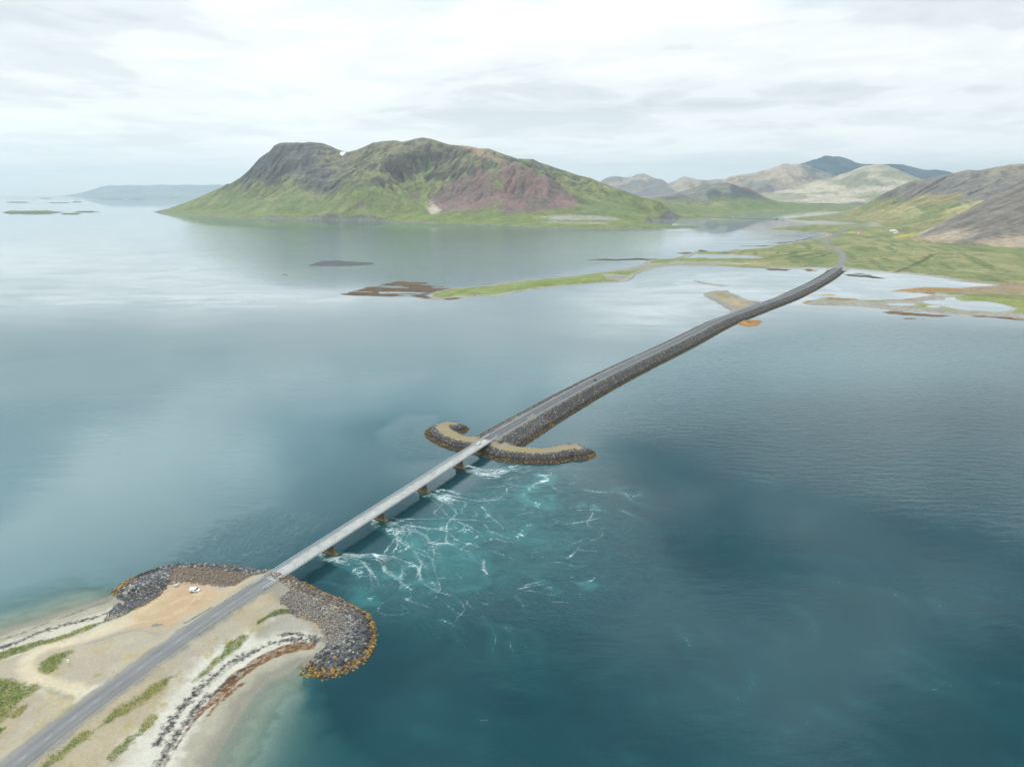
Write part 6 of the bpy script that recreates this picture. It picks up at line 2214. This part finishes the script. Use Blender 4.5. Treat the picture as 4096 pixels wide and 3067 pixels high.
# road signs
def sign(px, py, label, face, mat, disc, h):
    r = empty('road_sign', on_ground(px, py), math.atan2(BD[1], BD[0]) + math.pi / 2)
    tag(r, label, 'road sign', 'road signs by the near road')
    MB().tube((0, 0, 0), (0, 0, h + .3), .04, 8).build('pole', M['galv'], r)
    if disc:
        MB().tube((0, .05, h), (0, .075, h), .34, 20).build('panel', mat, r)
        MB().tube((0, .076, h), (0, .08, h), .26, 20).build('panel_face', M['wall'], r)
    else:
        MB().box(-.34, .34, .05, .075, h - .42, h + .30).build('panel', mat, r, .01)
        MB().box(-.30, .30, .0755, .08, h - .10, h - .02).build('panel_stripe', M['white'], r)


sign(467, 2690, 'round white road sign just right of the blue sign', None, M['white'], True, 2.1)
sign(459, 2704, 'blue road sign at the left edge of the near road', None, M['blue'], False, 2.2)


# delineator posts, fence posts
def post_kind(name, mesh_parts, spots, cat, group, labels):
    proto = empty(name)
    for nm, mb, mt in mesh_parts:
        mb.build(nm, mt, proto)
    for i, (px, py) in enumerate(spots):
        o_ = proto if i == 0 else copy_tree(proto)
        o_.location = on_ground(px, py)
        tag(o_, labels[i], cat, group)


post_kind('marker_post', [('shaft', MB().box(-.06, .06, -.05, .05, -.2, 1.15), M['yellow']), ('reflector', MB().box(-.045, .045, -.056, -.0502, .82, 1.0), M['white'])],
          [(568, 2635), (284, 2838), (628, 2666), (364, 2866), (841, 2510), (118, 2980), (466, 2795)], 'marker post', 'yellow marker posts along the near road',
          ['yellow marker post on the parking side, short of the guard rail', 'yellow marker post beside the gravel track mouth', 'yellow marker post on the beach side, opposite the parking side post', 'yellow marker post on the beach side, opposite the track mouth',
           'yellow marker post standing at the beach side guard rail', 'yellow marker post nearest the lower left corner of the photo', 'yellow marker post on the beach side, opposite the road signs'])
post_kind('fence_post', [('shaft', MB().tube((0, 0, -.3), (0, 0, 1.2), .07, 7), M['post']), ('cap', MB().tube((0, 0, 1.201), (0, 0, 1.25), .075, 7, .03), M['white'])],
          [(139, 2586), (77, 2608), (19, 2628), (200, 2562), (905, 2612), (938, 2584), (265, 2540)], 'fence post', 'pale fence posts in the grass strips',
          ['pale fence post in the left grass strip, above the grass oval', 'pale fence post in the left grass strip, second from the left edge', 'pale fence post in the left grass strip, nearest the left edge', 'pale fence post in the left grass strip, fourth from the left edge',
           'pale post low in the grass bank above the white beach', 'pale post high in the grass bank above the white beach', 'pale fence post in the left grass strip, farthest along towards the stones'])

# puddle-dark patch
p = hit(625, 2499, near_h)
th_ = np.linspace(0, 2 * np.pi, 28, endpoint=False)
rr_ = 1 + .25 * np.sin(th_ * 3 + 1) + .15 * np.sin(th_ * 5)
pv = [(p[0] + 2.1 * r_ * math.cos(a), p[1] + 1.1 * r_ * math.sin(a), 0) for a, r_ in zip(th_, rr_)]
pv = [(x_, y_, float(near_h(x_, y_)) + .05) for x_, y_, _ in pv]
o = MB().add(pv, [tuple(range(28))]).build('puddle', M['puddle'])
tag(o, 'small dark puddle on the tan gravel', 'puddle')


# ------------------------------------------------------------------ FARMS, POLES, FAR CAUSEWAY
def far_ground(px, py):
    h_ = lambda x_, y_: np.where(np.asarray(y_) < 2440, low_h(x_, y_), flow_h(x_, y_))
    q = hit(px, py, h_, 0, 1000, 9000, 1200)
    return (float(q[0]), float(q[1]), float(h_(q[0], q[1])))


def house(name, label, px, py, L, Wd, wall_h, roof_h, roofm, rot, nwin, door=True, wing=False):
    r = empty(name, far_ground(px, py), rot)
    tag(r, label, 'house' if name == 'farmhouse' else 'barn', 'farm buildings below the hill')
    a, b_ = L / 2, Wd / 2
    MB().add([(-a, -b_, -2), (a, -b_, -2), (a, b_, -2), (-a, b_, -2), (-a, -b_, wall_h), (a, -b_, wall_h), (a, b_, wall_h), (-a, b_, wall_h), (-a, 0, wall_h + roof_h), (a, 0, wall_h + roof_h)],
             [(0, 1, 5, 4), (2, 3, 7, 6), (0, 4, 8, 7, 3), (1, 2, 6, 9, 5), (4, 5, 9, 8), (6, 7, 8, 9), (0, 3, 2, 1)]).build('wall', M['wall'], r)
    o_ = .5
    k = roof_h / b_
    MB().add([(-a - o_, -b_ - o_, wall_h - o_ * k + .06), (a + o_, -b_ - o_, wall_h - o_ * k + .06), (a + o_, 0, wall_h + roof_h + .06), (-a - o_, 0, wall_h + roof_h + .06),
              (-a - o_, b_ + o_, wall_h - o_ * k + .06), (a + o_, b_ + o_, wall_h - o_ * k + .06),
              (-a - o_, -b_ - o_, wall_h - o_ * k + .26), (a + o_, -b_ - o_, wall_h - o_ * k + .26), (a + o_, 0, wall_h + roof_h + .28), (-a - o_, 0, wall_h + roof_h + .28),
              (-a - o_, b_ + o_, wall_h - o_ * k + .26), (a + o_, b_ + o_, wall_h - o_ * k + .26)],
             [(0, 1, 2, 3), (3, 2, 5, 4), (6, 9, 8, 7), (9, 10, 11, 8), (0, 6, 7, 1), (4, 5, 11, 10), (0, 3, 9, 6), (3, 4, 10, 9), (1, 7, 8, 2), (2, 8, 11, 5)]).build('roof', roofm, r)
    for i in range(nwin):
        xc = -a + L * (i + .5) / nwin
        fr_ = MB().box(xc - .75, xc + .75, -b_ - .06, -b_ + .05, wall_h * .42, wall_h * .80).build('window', M['white'], r)
        MB().box(xc - .62, xc + .62, -b_ - .09, -b_ - .065, wall_h * .45, wall_h * .77).build('pane', M['glass'], fr_)
    if door:
        MB().box(a - .02, a + .08, -1.4, 1.4, 0, wall_h * .8).build('door', M['galvdark'], r)
    return r


house('barn', 'long white barn with a red roof among yellow flowers', 3444, 934.5, 27, 11, 4.2, 4.0, M['redroof'], .05, 5)
house('barn', 'white farm building with a pale roof behind the red house', 3572, 926, 26, 12, 4.2, 2.6, M['paleroof'], -.05, 4)
house('farmhouse', 'white farmhouse with a red gabled roof', 3591, 931.5, 12, 10, 5.5, 5.0, M['redroof'], .5, 2)
house('barn', 'low pale shed in front of the red farmhouse', 3579.5, 934, 10, 7, 2.6, 1.6, M['paleroof'], .3, 2)
house('barn', 'tiny red roofed hut by the shore beside the winding road', 3311, 943, 9, 6, 2.4, 2.2, M['redroof'], .2, 1)


def pole(px, py, label):
    r = empty('utility_pole', far_ground(px, py))
    tag(r, label, 'utility pole', 'power line poles across the fields')
    for sgn in (-1, 1):
        MB().tube((sgn * 1.6, 0, -1), (sgn * 1.6, 0, 13), .16, 6, .11).build('pole', M['post'], r)
    MB().box(-3.2, 3.2, -.12, .12, 12.2, 12.45).build('crossarm', M['post'], r)


for px, py, lb in ((3513, 1000, 'power pole in the field above the lane, nearest the winding road'), (3577, 1003, 'power pole in the field, second from the winding road'), (3653, 1021, 'power pole beside the upper ditch'), (3818, 1028, 'power pole in front of the dark scree slope'), (3522, 930, 'power pole on the meadow left of the farmhouse')):
    pole(px, py, lb)

# causeway and little bridge across the inner fjord
IL = np.array([G(x, y, 4)[:2] for x, y in [(2800, 866.5), (2864, 868), (2933, 870), (3020, 873), (3110, 876)]])
ILs = np.concatenate([[0], np.cumsum(np.linalg.norm(np.diff(IL, axis=0), axis=1))])
ic = empty('causeway', (*IL[0], 0))
tag(ic, 'thin distant causeway across the inner fjord', 'causeway')
ob = ribbon('embankment', IL, ILs, 0, ILs[-1], 30, [-16, -6, 0, 6, 16], lambda o, s: 5.2 - np.maximum(0, abs(o) - 6) * .62 + 0 * s, M['ground'], col=lambda o: C['shoulder'] if abs(o) < 7 else C['dark'])
shift(ob, ic)
e0 = IL[-1]
e1 = np.array(G(3136, 876.5, 4)[:2])
ib = empty('bridge', (*e0, 0), math.atan2(e1[1] - e0[1], e1[0] - e0[0]))
tag(ib, 'little distant bridge closing the causeway across the inner fjord', 'bridge')
LL = float(np.linalg.norm(e1 - e0))
MB().box(-4, LL + 4, -4, 4, 4.4, 5.6).build('deck', M['concrete'], ib)
for xx in (0, LL):
    MB().box(xx - 3, xx + 3, -5, 5, -2, 4.39).build('abutment', M['concrete'], ib)
for sgn in (-1, 1):
    MB().box(-4, LL + 4, sgn * 3.8 - .1, sgn * 3.8 + .1, 5.61, 6.6).build('parapet', M['concrete'], ib)
q = G(2933, 868.5, 6)
fv = vehicle('van', 'white van far off on the causeway across the inner fjord', 'van',
             [(-3.3, .4, 1.4, 2.7, .95), (1.6, .4, 1.4, 2.75, .95), (2.2, .4, 1.3, 2.5, .9), (3.0, .4, 1.2, 1.4, .85), (3.5, .4, .8, 1.0, .8)], 1.05,
             dict(side=[((1.5, 1.5), (2.8, 2.2), .1, .8)], ends={'windscreen': (2.22, 2.98, .9)}, mirror=2.5), M['white'], (-2.0, 2.2), .4)
x, y, dx, dy = along(IL, ILs, float(ILs[2]), -1.5)
fv.location = (float(x), float(y), 5.25)
fv.rotation_euler = (0, 0, math.atan2(dy, dx))
fq = far_ground(3452, 900)
fc_ = copy_tree(car)
tag(fc_, 'white car far off where the winding road passes the farms', 'car', 'cars on the road')
fc_.location = (fq[0], fq[1], fq[2] + 1.2)
fc_.rotation_euler = (0, 0, .4)

# ------------------------------------------------------------------ HAZE: one closed box of even air
hz = MB().box(-43000, 43000, -7500, 43000, -25, 1450).build('haze', None)
m = bpy.data.materials.new('haze_air')
m.use_nodes = True
t = m.node_tree
t.nodes.clear()
pv_ = N(t, 'ShaderNodeVolumePrincipled')
pv_.inputs['Color'].default_value = (.70, .90, 1.0, 1)
pv_.inputs['Density'].default_value = 3.1e-5
pv_.inputs['Anisotropy'].default_value = 0.6
out = N(t, 'ShaderNodeOutputMaterial')
t.links.new(pv_.outputs[0], out.inputs['Volume'])
m.cycles.volume_sampling = 'DISTANCE'
hz.data.materials.append(m)
tag(hz, 'thin pale air haze over the whole fjord', None, None, 'stuff')
